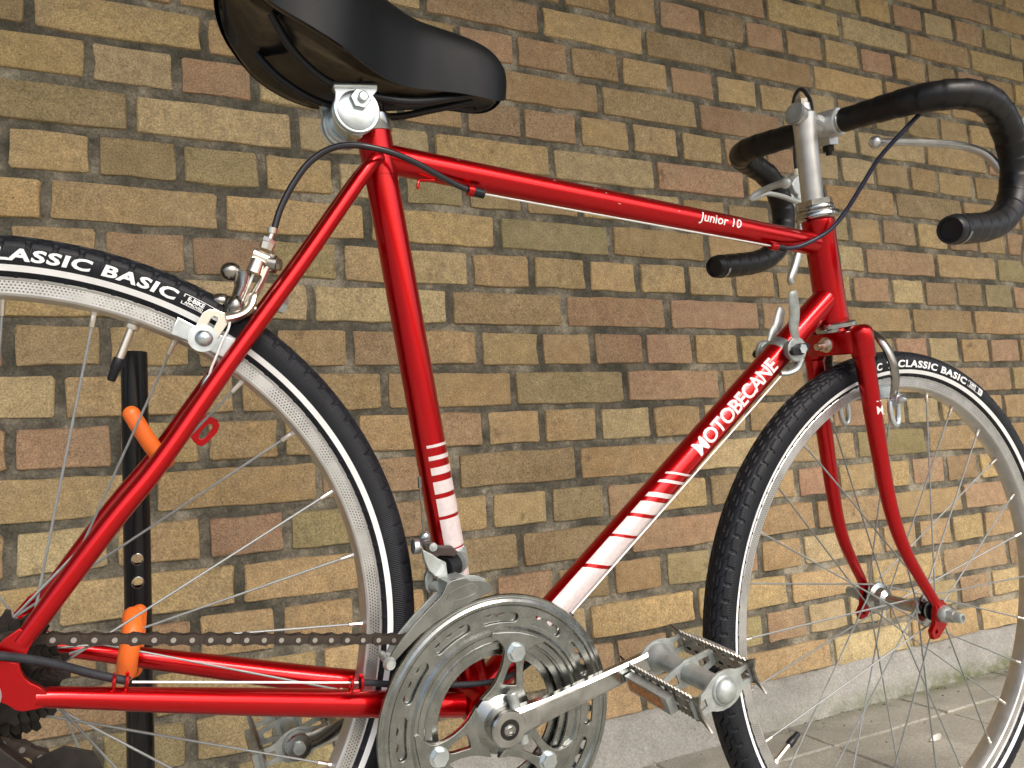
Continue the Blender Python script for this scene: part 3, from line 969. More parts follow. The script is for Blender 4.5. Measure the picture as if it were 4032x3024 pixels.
# ---- chainset
def BBXZ(y): return lambda a, b, t: (BB[0] + a, y + t, BB[2] + b)
def arcslot(r0, r1, a0, a1, n=10):
    rm = (r0 + r1) / 2; hw = (r1 - r0) / 2
    P = []
    for k in range(n + 1):
        a = radians(a0 + (a1 - a0) * k / n); P.append((r1 * cos(a), r1 * sin(a)))
    a = radians(a1); c = (rm * cos(a), rm * sin(a))
    for k in range(1, 6):
        t = a + pi * k / 6; P.append((c[0] + hw * cos(t), c[1] + hw * sin(t)))
    for k in range(n + 1):
        a = radians(a1 + (a0 - a1) * k / n); P.append((r0 * cos(a), r0 * sin(a)))
    a = radians(a0); c = (rm * cos(a), rm * sin(a))
    for k in range(1, 6):
        t = a + pi + pi * k / 6; P.append((c[0] + hw * cos(t), c[1] + hw * sin(t)))
    return P
cs = MB()
loops = [circ(104.2, 120), circ(66.5, 90)] + [arcslot(82.6, 91.6, 64 + 29.9 * k - 9.0, 64 + 29.9 * k + 9.0) for k in range(12)]
cs.plate(loops, 1.8, BBXZ(-53), 0.35)
cs.lathe([(103.0, -52.4), (104.6, -54.2), (106.2, -54.2), (106.9, -52.2), (105.6, -49.6), (103.6, -51.2)], BB, (0, 1, 0), 140, closed=True)
cs.lathe([(96.4, -53.9), (98.2, -55.6), (100.6, -55.8), (103.2, -53.9)], BB, (0, 1, 0), 120, closed=True)
cs.lathe([(72.6, -53.9), (74.6, -56.4), (77.2, -56.6), (79.8, -53.9)], BB, (0, 1, 0), 120, closed=True)
cs.lathe([(66.5, -52.2), (66.3, -54.6), (67.6, -55.0), (68.8, -53.8)], BB, (0, 1, 0), 120, closed=True)
gro = cs.obj('chain_guard_ring', M['dull_chrome'], bike, ang=30)
spd = MB()
for k in range(3):
    th = radians(81 + 120 * k)
    def rot(P): return [(x * cos(th) - y * sin(th), x * sin(th) + y * cos(th)) for x, y in P]
    arm = [(18, -22), (26, -16), (33, -12.5), (42, -10), (50, -9.2), (58, -9.8), (63, -12.5), (67, -18), (69.5, -25), (72, -24.6), (74, -12), (75, 0), (74, 12), (72, 24.6), (69.5, 25), (67, 18), (63, 12.5), (58, 9.8), (50, 9.2), (42, 10), (33, 12.5), (26, 16), (18, 22)]
    hole = [(31, -6.2), (32.5, -7), (47, -3.8), (50, -2.2), (51, 0), (50, 2.2), (47, 3.8), (32.5, 7), (31, 6.2), (30.5, 0)]
    spd.plate([rot(arm), rot(hole)], 3.6, BBXZ(-55.6 - 0.03 * k), 0.7)
spd.lathe([(10, -53), (25, -53.5), (26.5, -56), (21, -60), (18.5, -62), (10, -62)], BB, (0, 1, 0), 48)
spd.obj('crank_spider', M['dull_chrome'], bike)
for k in range(3):
    th = radians(81 + 120 * k)
    c = (BB[0] + 59 * cos(th), BB[2] + 59 * sin(th))
    m = MB(); m.lathe([(0, -57.4), (8.2, -57.4), (8.4, -58.6), (0, -58.8)], (c[0], 0, c[1]), (0, 1, 0), 20)
    m.hexnut((c[0], -58.6, c[1]), (c[0], -63.0, c[1]), 6.9)
    m.lathe([(0, -40.0), (5, -40), (5, -57)], (c[0], 0, c[1]), (0, 1, 0), 12)
    m.obj('chainring_bolt', M['zinc'], bike)
m = MB(); m.plate([toothed(45, 91.0, 0, 0, 0, -2.8, 3.2), circ(76, 80)], 2.2, BBXZ(-49.4), 0.2)
m.plate([circ(80, 60), circ(60, 60)], 2.0, BBXZ(-49.6), 0.2)
m.obj('chainring', M['dull_chrome'], bike, label='large toothed chainring behind the slotted guard')
m = MB(); m.plate([toothed(32, 64.8, 0, 0, 0), circ(53, 80)], 2.2, BBXZ(-43.6), 0.3)
m.obj('chainring', M['dull_chrome'], bike, label='small inner chainring carrying the chain')
def crank(side, ang_, L, y_in, y_out):
    # cottered steel crank arm: eye, tapered arm, pedal boss
    a = radians(ang_)
    m = MB()
    e = Vector((BB[0], 0, BB[2])); d = Vector((cos(a), 0, sin(a))); nrm = Vector((-sin(a), 0, cos(a)))
    m.lathe([(8, y_in), (15.2, y_in), (15.6, y_in + side * 1.2), (15.6, y_out - side * 1.2), (14.6, y_out), (8, y_out)], BB, (0, 1, 0), 40)
    secs = []
    for t, hw, yi, yo in ((10, 12.2, y_in + side * 2, y_out - side * 0.4), (24, 10.8, y_in + side * 4, y_out - side * 0.6), (40, 9.4, y_in + side * 7, y_out), (80, 8.7, y_in + side * 8.5, y_out + side * 2), (120, 8.2, y_in + side * 10, y_out + side * 4), (L - 14, 8.2, y_in + side * 11, y_out + side * 5.2), (L - 4, 9.6, y_in + side * 11, y_out + side * 5.6)):
        c = e + d * t
        ring_ = []
        for (p, q) in ((-1, .15), (-1, .8), (-.72, 1), (.72, 1), (1, .8), (1, .15), (.6, 0), (-.6, 0)):
            pt_ = c + nrm * (hw * p); yy = yi + (yo - yi) * q
            ring_.append((pt_.x, yy, pt_.z))
        secs.append(ring_)
    fine = []
    for i in range(len(secs) - 1):
        for q in range(6):
            t = q / 6
            fine.append([tuple(a_ + (b_ - a_) * t for a_, b_ in zip(p, p2)) for p, p2 in zip(secs[i], secs[i + 1])])
    fine.append(secs[-1]); secs = fine
    vs = [p for r_2 in secs for p in r_2]; n = 8; fs = []
    for i in range(len(secs) - 1):
        for j in range(n): fs.append((i * n + j, i * n + (j + 1) % n, (i + 1) * n + (j + 1) % n, (i + 1) * n + j))
    fs += [tuple(range(n)), tuple((len(secs) - 1) * n + j for j in range(n))]
    m.add(vs, fs)
    pe = e + d * L
    m.lathe([(0, y_in + side * 10.6), (11.2, y_in + side * 10.6), (12.4, y_in + side * 12), (12.4, y_out + side * 4.6), (11.2, y_out + side * 6), (0, y_out + side * 6)], (pe.x, 0, pe.z), (0, 1, 0), 30)
    o = m.obj('crank_arm', M['chrome'] if side < 0 else M['chrome'], bike, ang=35)
    # spindle end, dark recess, cotter pin
    m = MB(); m.lathe([(0, y_out + side * 0.3), (8.6, y_out + side * 0.3), (8.9, y_out - side * 1)], BB, (0, 1, 0), 26)
    m.obj('spindle_end', M['cog'], o)
    m = MB(); m.lathe([(1.6, y_out + side * 0.9), (2.4, y_out + side * 1.3), (3.0, y_out + side * 0.9), (4.4, y_out + side * 0.6), (4.9, y_out + side * 1.2), (5.4, y_out + side * 0.6)], BB, (0, 1, 0), 26)
    m.obj('spindle_ring', M['chrome'], o)
    c = e + d * 12 + Vector((0, (y_in + y_out) / 2, 0))
    m = MB(); m.tube([c - nrm * 20, c + nrm * 24.5, c + nrm * 25.5], [4.4, 4.4, 3.4], 16)
    m.obj('cotter_pin', M['galv'], o)
    return o, pe
cr_r, pe_r = crank(-1, 18.8, 152, -58, -73.5)
cr_l, pe_l = crank(1, 198.8, 152, 48, 60)

# ---- pedals
def pedal(pe, side, y0, tilt, lab):
    """rat-trap pedal; local a = forward along the cage, b = up, y outward"""
    t = radians(tilt)
    def P(a, y, b): return (pe.x + a * cos(t) - b * sin(t), y0 + side * y, pe.z + a * sin(t) + b * cos(t))
    body = MB()
    body.tube([P(0, -6, 0), P(0, 0, 0), P(0, 3, 0)], [5.5, 5.5, 9.5], 18)
    body.tube([P(0, 3, 0), P(0, 5, 0), P(0, 10, 0), P(0, 15, 0), P(0, 20, 0), P(0, 52, 0), P(0, 52.5, 0), P(0, 95, 0)], [13, 14, 13, 10, 8.4, 8.2, 8.8, 8.6], 24)
    o = body.obj('pedal', M['galv'], bike, label=lab)
    def endplate(y, capr, hole):
        m = MB()
        out = []
        for a, b in ((33, 6.5), (31, 8.2), (22, 7.6), (16.5, 9.2), (12.5, 11.8), (7, 14.2), (0, 15.2), (-7, 14.2), (-12.5, 11.8), (-16.5, 9.2), (-22, 7.6), (-31, 8.2), (-33, 6.5)): out.append((a, b))
        out = out + [(a, -b) for a, b in reversed(out)]
        h1 = [(19, 3.4), (28.5, 4.6), (28.5, -4.6), (19, -3.4)]
        h2 = [(-a, b) for a, b in reversed(h1)]
        m.plate([out, h1, h2], 2.0, lambda a, b, z: P(a, y + z, b), 0.25)
        if hole:
            m.lathe([(12.2, 0), (12.2, 2), (11.4, 3.0), (10.6, 3.0)], P(0, y, 0), (0, side, 0), 30)
        return m
    endplate(6, 0, False).obj('end_plate', M['galv'], o)
    endplate(95, 0, True).obj('end_plate', M['galv'], o)
    mp = MB()
    for sg_ in (-1, 1):
        mp.plate([[(0, 11.5), (10, 9.5), (28, 7), (29, 5), (29, -5), (28, -7), (10, -9.5), (0, -11.5)] if sg_ > 0 else [(0, -11.5), (-10, -9.5), (-28, -7), (-29, -5), (-29, 5), (-28, 7), (-10, 9.5), (0, 11.5)],
                  [(12, 4.5), (24, 3.0), (24, -3.0), (12, -4.5)] if sg_ > 0 else [(-12, -4.5), (-24, -3.0), (-24, 3.0), (-12, 4.5)]], 1.8, lambda a, b, z: P(a, 50 + z, b), 0.2)
    mp.obj('middle_plate', M['galv'], o)
    # toothed cage plates with punched slots, at a = +-44
    for sg_ in (-1, 1):
        m = MB()
        y1, y2 = 2.0, 98.0
        pts = []
        n = 19
        pts.append((y2 + 6, 15)); 
        L = []
        yy = y2
        L.append((y2 + 9, 15.5))
        for k in range(n):
            a = y2 - 4 - (y2 - y1 - 8) * k / n; b = y2 - 4 - (y2 - y1 - 8) * (k + .5) / n
            L += [(a, 9.5), (b, 11.6)]
        L += [(y1 + 2, 9.5), (y1 - 7, 13.5), (y1 - 3, 4), (y1 - 3, -4), (y1 - 7, -13.5), (y1 + 2, -9.5)]
        for k in range(n):
            a = y1 + 4 + (y2 - y1 - 8) * k / n; b = y1 + 4 + (y2 - y1 - 8) * (k + .5) / n
            L += [(a, -9.5), (b, -11.6)]
        L += [(y2, -9.5), (y2 + 9, -15.5), (y2 + 3, -4), (y2 + 3, 4)]
        holes = []
        for k in range(8):
            c = 11 + 10.8 * k
            for (hc, vv) in ((c, 4.6), (c + 4, -4.6)):
                if 44 < hc < 54: continue
                holes.append([(hc - 3.6, vv - 1.7), (hc + 2.6, vv - 1.7), (hc + 3.6, vv + 1.7), (hc - 2.6, vv + 1.7)])
        m.plate([L] + holes, 1.6, lambda y, b, z: P(sg_ * 29.6 + z, y, b), 0.2)
        m.obj('cage_plate', M['dark_chrome'], o)
        r1 = MB()
        r1.box((0, 0, 0), (4.0, 30, 7.4), lambda v: P(sg_ * 35.2 + v[0], 40 + v[1], v[2] - 3))
        ro = r1.obj('reflector_case', M['galv'], o)
        r2 = MB()
        r2.box((0, 0, 0), (0.8, 24, 5.2), lambda v: P(sg_ * 39.0 + v[0], 38 + v[1], v[2] - 3))
        r2.obj('reflector', M['amber'], o)
    dc = MB(); dc.tube([P(0, 96, 0), P(0, 98.5, 0), P(0, 101, 0), P(0, 103, 0), P(0, 104, 0)], [10.6, 10.4, 8.8, 5.6, 0.5], 28)
    dc.obj('dust_cap', M['galv'], o)
    return o
pedal(pe_r, -1, -69.0, 25, 'right pedal with amber reflectors and toothed steel cage')
pedal(pe_l, 1, 62.0, 18, 'left pedal seen beneath the chain stay')

# ---- chain
def chain_path():
    # polyline of pin centres in the chain plane, starting above the sprocket
    P0 = Vector((36.04, 0, 29.09)); dirr = Vector((400, 0, 3.0 - 29.09)).normalized()
    c2 = Vector((BB[0], 0, BB[2])); R2 = 64.8
    pts = []
    # sprocket wrap going backwards from the tangent point
    r1 = 32.3
    ta = atan2(29.09, 36.04)
    a_t = radians(86.3)
    arc = [Vector((r1 * cos(a_t + t), 0, r1 * sin(a_t + t))) for t in [k * 0.08 for k in range(0, 43)]]
    return P0, dirr
pins = []
P0 = Vector((36.04, -40.6, 29.09)); P1 = Vector((436.04, -44.56, 3.0))
dv = (P1 - P0).normalized()
# run over the top
line = [P0 + dv * 12.7 * k for k in range(-3, 25)]
ring_start = None
c2 = Vector((BB[0], -43.8, BB[2]))
top = []
for p in line:
    if p.x < c2.x - 6: top.append(p)
a0 = atan2(top[-1].z - c2.z, top[-1].x - c2.x)
Rr = hypot(top[-1].z - c2.z, top[-1].x - c2.x)
stepa = 2 * math.asin(12.7 / 2 / 65.4)
seq = list(top)
a = a0
for k in range(15):
    a -= stepa
    seq.append(Vector((c2.x + 65.4 * cos(a), -43.8, c2.z + 65.4 * sin(a))))
last = seq[-1]
tgt = Vector((70, -40.8, -132))
d2 = (tgt - last).normalized()
while (tgt - seq[-1]).length > 12.7: seq.append(seq[-1] + d2 * 12.7)
# sprocket side, running back and down round the sprocket to the guide pulley
back = [top[0]]
aa = radians(86)
low = [(-0.0, -33.0), (12.0, -37.2), (23.5, -42.6), (34.5, -49), (45, -55.6), (57, -58), (68, -63.5), (74, -74.5), (72, -87), (62, -95)]
wrap = []
st2 = 2 * math.asin(12.7 / 2 / 32.4)
ang0 = atan2(top[0].z, top[0].x)
k = 1
cur = ang0 + st2
while cur < radians(262):
    wrap.append(Vector((32.4 * cos(cur), -40.8, 32.4 * sin(cur)))); cur += st2
path_a = list(reversed(wrap)) + seq
path_b = [Vector((x, -41.0, z)) for x, z in low]
def link_mesh(outer):
    m = MB()
    off = 3.2 if outer else 2.0
    for s_ in (-1, 1):
        P = []
        for k in range(9):
            t = pi / 2 + 0.35 + (pi - 0.7) * k / 8; P.append((4.7 * cos(t), 4.7 * sin(t)))
        P.append((6.35, -3.0))
        for k in range(9):
            t = -pi / 2 + 0.35 + (pi - 0.7) * k / 8; P.append((12.7 + 4.7 * cos(t), 4.7 * sin(t)))
        P.append((6.35, 3.0))
        m.prism([(x, off * s_ - 0.5, z) for x, z in P], (0, 1.0, 0))
    m.m = 1
    if outer:
        for x in (0, 12.7): m.tube([(x, -4.2, 0), (x, 4.2, 0)], 1.9, 10)
    else:
        m.m = 0
        for x in (0, 12.7): m.tube([(x, -2.2, 0), (x, 2.2, 0)], 3.8, 10)
    me = m.mesh('chain_link', base=False)
    me.materials.append(M['chain']); me.materials.append(M['pin'])
    return me
LK = [link_mesh(True), link_mesh(False)]
ch = MB()
ch.tube([path_a[-1], path_a[-1] + Vector((1, 0, 0))], 1.5, 8)
cho = ch.obj('chain', M['chain'], bike, label='brown oily chain running to the small chainring')
for pth in (path_a, path_b):
    for i in range(len(pth) - 1):
        p, q = pth[i], pth[i + 1]
        d = q - p
        o = bpy.data.objects.new('chain_link', LK[i % 2]); col.objects.link(o); o.parent = cho
        o.location = (p.x / 1000, p.y / 1000, (p.z + BASEZ) / 1000)
        o.rotation_euler = (0, -atan2(d.z, d.x), atan2(d.y, hypot(d.x, d.z)))
        o.scale = (d.length / 12.7, 1, 1)
# rear derailleur: cage plates, pulleys, body
rd = MB()
rd.plate([[(30, -50), (48, -42), (66, -48), (74, -62), (76, -96), (66, -108), (50, -104), (40, -80)]], 1.6, XZ(-47), 0.2)
rd.plate([[(-14, -20), (4, -20), (14, -34), (40, -58), (48, -70), (30, -78), (8, -60), (-10, -44)]], 9, XZ(-60), 1.0)
rdo = rd.obj('rear_derailleur', M['cog'], bike)
m = MB(); m.lathe([(0, -49.5), (9.5, -49.5), (11.5, -48.6), (11.5, -47.4), (0, -47.4)], (52, 0, -69), (0, 1, 0), 30); m.obj('pulley_cap', M['chrome'], rdo)
m = MB(); m.plate([toothed(11, 17, 0, 0, 0, -2, 2)], 3, lambda a, b, t: (54 + a, -41 + t, -76 + b), 0.2); m.obj('pulley', M['cog'], rdo)

# ---- saddle
st_ = [(107.5, 4, 530, 541), (110, 22, 523, 549), (115, 39, 516, 556), (123, 53, 509, 562), (135, 65, 501, 567), (152, 73, 490, 570), (175, 76, 481, 568), (198, 71, 475, 563), (216, 60, 472, 558), (234, 47, 471, 552), (252, 37, 471, 547), (272, 29, 474, 543), (294, 25, 478.5, 542.5), (316, 23, 482, 541.5), (336, 21.5, 483.5, 538.5), (350, 18.5, 485, 533), (360, 13, 489, 525), (365, 7, 495, 516), (366.5, 2, 502, 509)]
st_s = []
for i in range(len(st_) - 1):
    p0 = st_[max(i - 1, 0)]; p1 = st_[i]; p2 = st_[i + 1]; p3 = st_[min(i + 2, len(st_) - 1)]
    for j in range(4):
        t = j / 4
        st_s.append(tuple(0.5 * ((2 * b_) + (-a_ + c_) * t + (2 * a_ - 5 * b_ + 4 * c_ - d_) * t * t + (-a_ + 3 * b_ - 3 * c_ + d_) * t ** 3) for a_, b_, c_, d_ in zip(p0, p1, p2, p3)))
st_s.append(st_[-1])
def sec(x, w, zb, zt, N=20):
    h = zt - zb
    pts = []
    for k in range(N + 1):
        t = -1 + 2 * k / N        # -1..1 over the top from right skirt to left skirt
        a = t * pi / 2 * 1.12
        sx = sin(a); cz = cos(a)
        yy = w * (abs(sx) ** 0.78) * (1 if sx > 0 else -1)
        zz = zb + h * (0.34 + 0.66 * (max(cz, 0) ** 0.62)) if cz > 0 else zb + h * 0.34 * (1 - (-cz) / 0.1874) 
        pts.append((x, yy, zz))
    return pts
sad = MB()
rings = [sec(*s4) for s4 in st_s]
n = len(rings[0])
vs = [p for r2 in rings for p in r2]
fs = [(i * n + j, i * n + j + 1, (i + 1) * n + j + 1, (i + 1) * n + j) for i in range(len(rings) - 1) for j in range(n - 1)]
sad.add(vs, fs)
sad.add(rings[0], [tuple(range(n))]); sad.add(rings[-1], [tuple(range(n))])
so = sad.obj('saddle', M['saddle'], bike, ang=60, label='smooth black padded saddle seen from below')
ub = MB()
rb = []
for (x, w, zb, zt) in st_s:
    r3 = []
    xx = x + (4 if x < 150 else 0) * max(0, (150 - x) / 43) - (3 if x > 345 else 0)
    for f_2, dz in ((-0.985, 1.0), (-0.95, -1.2), (-0.86, 0.5), (-0.7, 6), (-0.4, 12), (0, 15), (0.4, 12), (0.7, 6), (0.86, 0.5), (0.95, -1.2), (0.985, 1.0)):
        r3.append((xx, w * f_2, zb + dz * min(1, w / 40) + 1.0))
    rb.append(r3)
n = 11
ub.add([p for r3 in rb for p in r3], [(i * n + j, i * n + j + 1, (i + 1) * n + j + 1, (i + 1) * n + j) for i in range(len(rb) - 1) for j in range(n - 1)])
ub.obj('saddle_base', M['saddle_base'], so, ang=60)
rl_ = MB()
for s_ in (-1, 1):
    rl_.tube(smooth([(338, 10 * s_, 492), (300, 14 * s_, 476), (260, 21 * s_, 463), (205, 22 * s_, 463), (170, 30 * s_, 478), (148, 40 * s_, 500)], 5), 3.4, 12)
rl_.obj('saddle_rails', M['black'], so)
# seat post and clamp
sp = MB()
sp.tube([onseat(425), onseat(462)], 12.8, 28)
sp.tube([onseat(455), onseat(468), onseat(474)], [12.6, 11.6, 8], 28)
sp.obj('seat_post', M['chrome'], bike)
cc = (221.7, -25.0, 445.3)
cl = MB()
for y0, y1, rr in ((-27.5, -24.6, 19.5), (-24.6, -20.5, 17.4), (-20.4, -16.2, 19.0), (-16.2, -9, 16.0), (-9, 9, 13.5), (9, 14, 17), (14.4, 19, 19), (19.2, 22, 17), (22, 25, 19.5)):
    cl.lathe([(0, y0), (rr - 0.8, y0), (rr, y0 + 0.7), (rr, y1 - 0.7), (rr - 0.8, y1), (0, y1)], (cc[0] + 1, 0, cc[2]), (0, 1, 0), 36)
clo = cl.obj('saddle_clamp', M['zinc'], bike)
for s_ in (-1, 1):
    m = MB()
    wp = [(202.5, -26.0, 459.7), (237.5, -26.0, 468.0), (237.3, -26.0, 463.5), (233.4, -26.0, 457.8), (236.4, -26.0, 454.4), (236.1, -26.0, 448.2), (233.2, -26.0, 440.8), (224.1, -26.0, 434.4), (214.1, -26.0, 434.6), (207.2, -26.0, 439.7), (204.8, -26.0, 447.2), (204.5, -26.0, 455.1)]
    m.plate([[(p[0], p[2]) for p in wp]], 2.2, XZ(26.6 * s_), 0.4)
    q0 = (202.5, -26.0, 459.7); q1 = (237.5, -26.0, 468.0)
    m.tube([(q0[0], 24.5 * s_, q0[2] + 0.5), (q1[0], 24.5 * s_, q1[2] + 0.5)], 4.6, 14)
    m.lathe([(0, 27.6 * s_), (15, 27.6 * s_), (16.2, 28.3 * s_), (13, 29.4 * s_), (0, 29.6 * s_)], (cc[0] + 1, 0, cc[2] - 1), (0, 1, 0), 36)
    m.obj('clamp_ear', M['zinc'], clo)
    b0_ = (225.1, -30.0, 453.5)
    m = MB(); m.lathe([(0, 28 * s_), (8.6, 28 * s_), (8.6, 33 * s_), (7.8, 34 * s_), (5.4, 34 * s_), (0, 34 * s_)], (b0_[0] - 1.5, 0, b0_[2] - 1), (0, 1, 0), 6)
    m.tube([(b0_[0], 30 * s_, b0_[2]), (b0_[0], 37.5 * s_, b0_[2]), (b0_[0], 38.3 * s_, b0_[2])], [4.2, 4.2, 3.2], 20)
    m.obj('clamp_nut', M['zinc'], clo)
co_ = MB()
co_.tube([onseat(437.5), onseat(438.5), onseat(451), onseat(452.5)], [16.2, 17.0, 17.0, 15.4], 32)
ear = (223.4, -14.0, 430.2)
co_.tube([(228, -13, 437), (228, 13, 437)], 8.5, 20)
co_.box((235, 0, 443.5), (8, 12, 6.5))
coo = co_.obj('seat_collar', M['chrome'], bike)
m = MB(); bp = (227.7, -18.0, 432.3)
m.hexnut((bp[0] - 1.5, -14, bp[2] - 1), (bp[0] - 1.5, -19, bp[2] - 1), 7.0); m.tube([(bp[0], -18, bp[2]), (bp[0], -24, bp[2]), (bp[0], -24.7, bp[2])], [4.1, 4.1, 3.0], 16)
m.obj('collar_bolt', M['nipple'], coo)

# ---- headset, stem
hs = MB(SF)
hs.lathe([(11.3, 497), (16.0, 497), (16.4, 496), (16.4, 491.5), (19.0, 491.0), (19.6, 490.0), (19.6, 487.6), (18.8, 486.8), (20.6, 485.2), (20.6, 483.6), (24.0, 482.6), (24.8, 481.2), (24.9, 478.6), (24.2, 477.8), (24.0, 476.8), (21.0, 475.2), (18.4, 474)], (0, 0, 0), (0, 0, 1), 48)
hs.obj('headset_upper_cup', M['chrome'], bike)
hs = MB(SF)
hs.lathe([(17.5, 355.5), (23.6, 354.6), (24.8, 353.2), (24.9, 349.0), (24.0, 347.8), (21.0, 347.2), (20.2, 344.6), (12, 344.4)], (0, 0, 0), (0, 0, 1), 48)
hs.obj('headset_lower_cup', M['chrome'], bike)
lk = MB(SF); lk.tube([(0, 0, 491.2), (0, 0, 497.6)], 20.2, 6); lk.obj('headset_locknut', M['chrome'], bike)
sm = MB(HF)
sm.tube([(0, 0, 490), (0, 0, 586)], 12.2, 32)
sm.tube([(0, 0, 560), (0, 0, 596)], [12.3, 13.0], 32)
sm.tube(smooth([(-17.5, 0, 596.5), (-8, 0, 594), (8, 0, 589), (22, 0, 585), (38, 0, 583)], 3), [12.6, 12.4, 11.8, 11.0] + [11] * 6 + [12] * 3, 28)
sm.tube([(38, -21, 583), (38, -19.5, 583), (38, 19.5, 583), (38, 21, 583)], [15.2, 16.2, 16.2, 15.2], 32)
sm.tube([(0, 0, 596), (0, 0, 607)], [9, 8], 20)
sm.box((41, 0, 566), (9, 9, 6))
smo = sm.obj('stem', M['alloy'], bike)
m = MB(HF); m.tube([(-17.6, 0, 596.6), (-18.6, 0, 596.9)], 11.0, 28); m.obj('stem_cap', M['galv'], smo)
m = MB(HF); m.hexnut((-1, 0, 606), (-1, 0, 612.5), 7.2); m.obj('expander_bolt', M['chrome'], smo)
m = MB(HF); m.hexnut((43, 0, 561), (43, 0, 553), 7.0); m.tube([(43, 0, 556), (43, 0, 549)], 3.6, 12); m.obj('clamp_bolt', M['cog'], smo)
m = MB(HF)
for s_ in (-1,):
    out = [(-7 + 0, 0)] 
    P = []
    for k in range(20):
        t = 2 * pi * k / 20
        P.append((7.6 * cos(t) * (1 if abs(cos(t)) < .6 else 1), 3.1 * sin(t)))
    Pi = [(x * 0.86, z * 0.72) for x, z in P]
    def onstem(a, b, t): return (18 + a, -11.25 - t - 0.0, 588.0 - 0.27 * a + b)
    m.plate([P, Pi], 0.5, onstem)
    m.text('ATAX', lambda x, y, W: (18 + x - W / 2, -11.5, 586.6 - 0.27 * (x - W / 2) + y), 3.9, 1.0, 0.12)
m.obj('stem_emblem', M['white_print'], smo)

# ---- handlebar with wrapped tape
def barpts(s_):
    P = [(38, 24 * s_, 583), (38, 70 * s_, 583), (39.5, 100 * s_, 582.5), (50, 126 * s_, 581), (72, 143 * s_, 578), (102, 150 * s_, 570.5), (132, 150 * s_, 555), (151, 150 * s_, 531), (158.5, 150 * s_, 504), (153, 150 * s_, 477), (137, 150 * s_, 456), (112, 150 * s_, 443.5), (80, 150 * s_, 438.5), (44, 150 * s_, 438.5), (4, 150 * s_, 440)]
    return smooth(P, 16)
hb_ = MB(HF); hb_.tube([(38, -34, 583), (38, 34, 583)], 12.7, 28)
hbo = hb_.obj('handlebar', M['chrome'], bike)
for s_ in (-1, 1):
    P = barpts(s_)
    acc = 0; Rr_ = []
    for k, p in enumerate(P):
        if k: acc += (P[k] - P[k - 1]).length
        ph_ = (acc / 21.0) % 1.0
        Rr_.append(13.0 + 2.2 * min(1, max(0, (acc - 10) / 90)) - 0.9 * min(1, max(0, (acc - 420) / 60)) + 0.9 * (1 - ph_) + (-0.6 if ph_ < 0.07 else 0))
    Rr_[0] = 12.8; Rr_[-1] = 12.4
    m = MB(HF); m.tube(P, Rr_, 28)
    m.obj('bar_tape', M['tape'], hbo)
    m = MB(HF); e_ = P[-1]
    m.lathe([(14.8, 3), (15.0, 0), (14.4, -6), (13.0, -8.5), (11.0, -8.2), (10.4, -5.5), (0, -5.0)], tuple(e_), (1, 0, 0), 32)
    m.obj('bar_plug', M['black'], hbo)
    m = MB(HF); m.lathe([(14.7, 8), (15.9, 7.6), (15.9, 4.6), (14.8, 4.0)], tuple(e_), (1, 0, 0), 32, a0=0.3, a1=2.6)
    m.obj('plug_collar', M['chrome'], hbo)

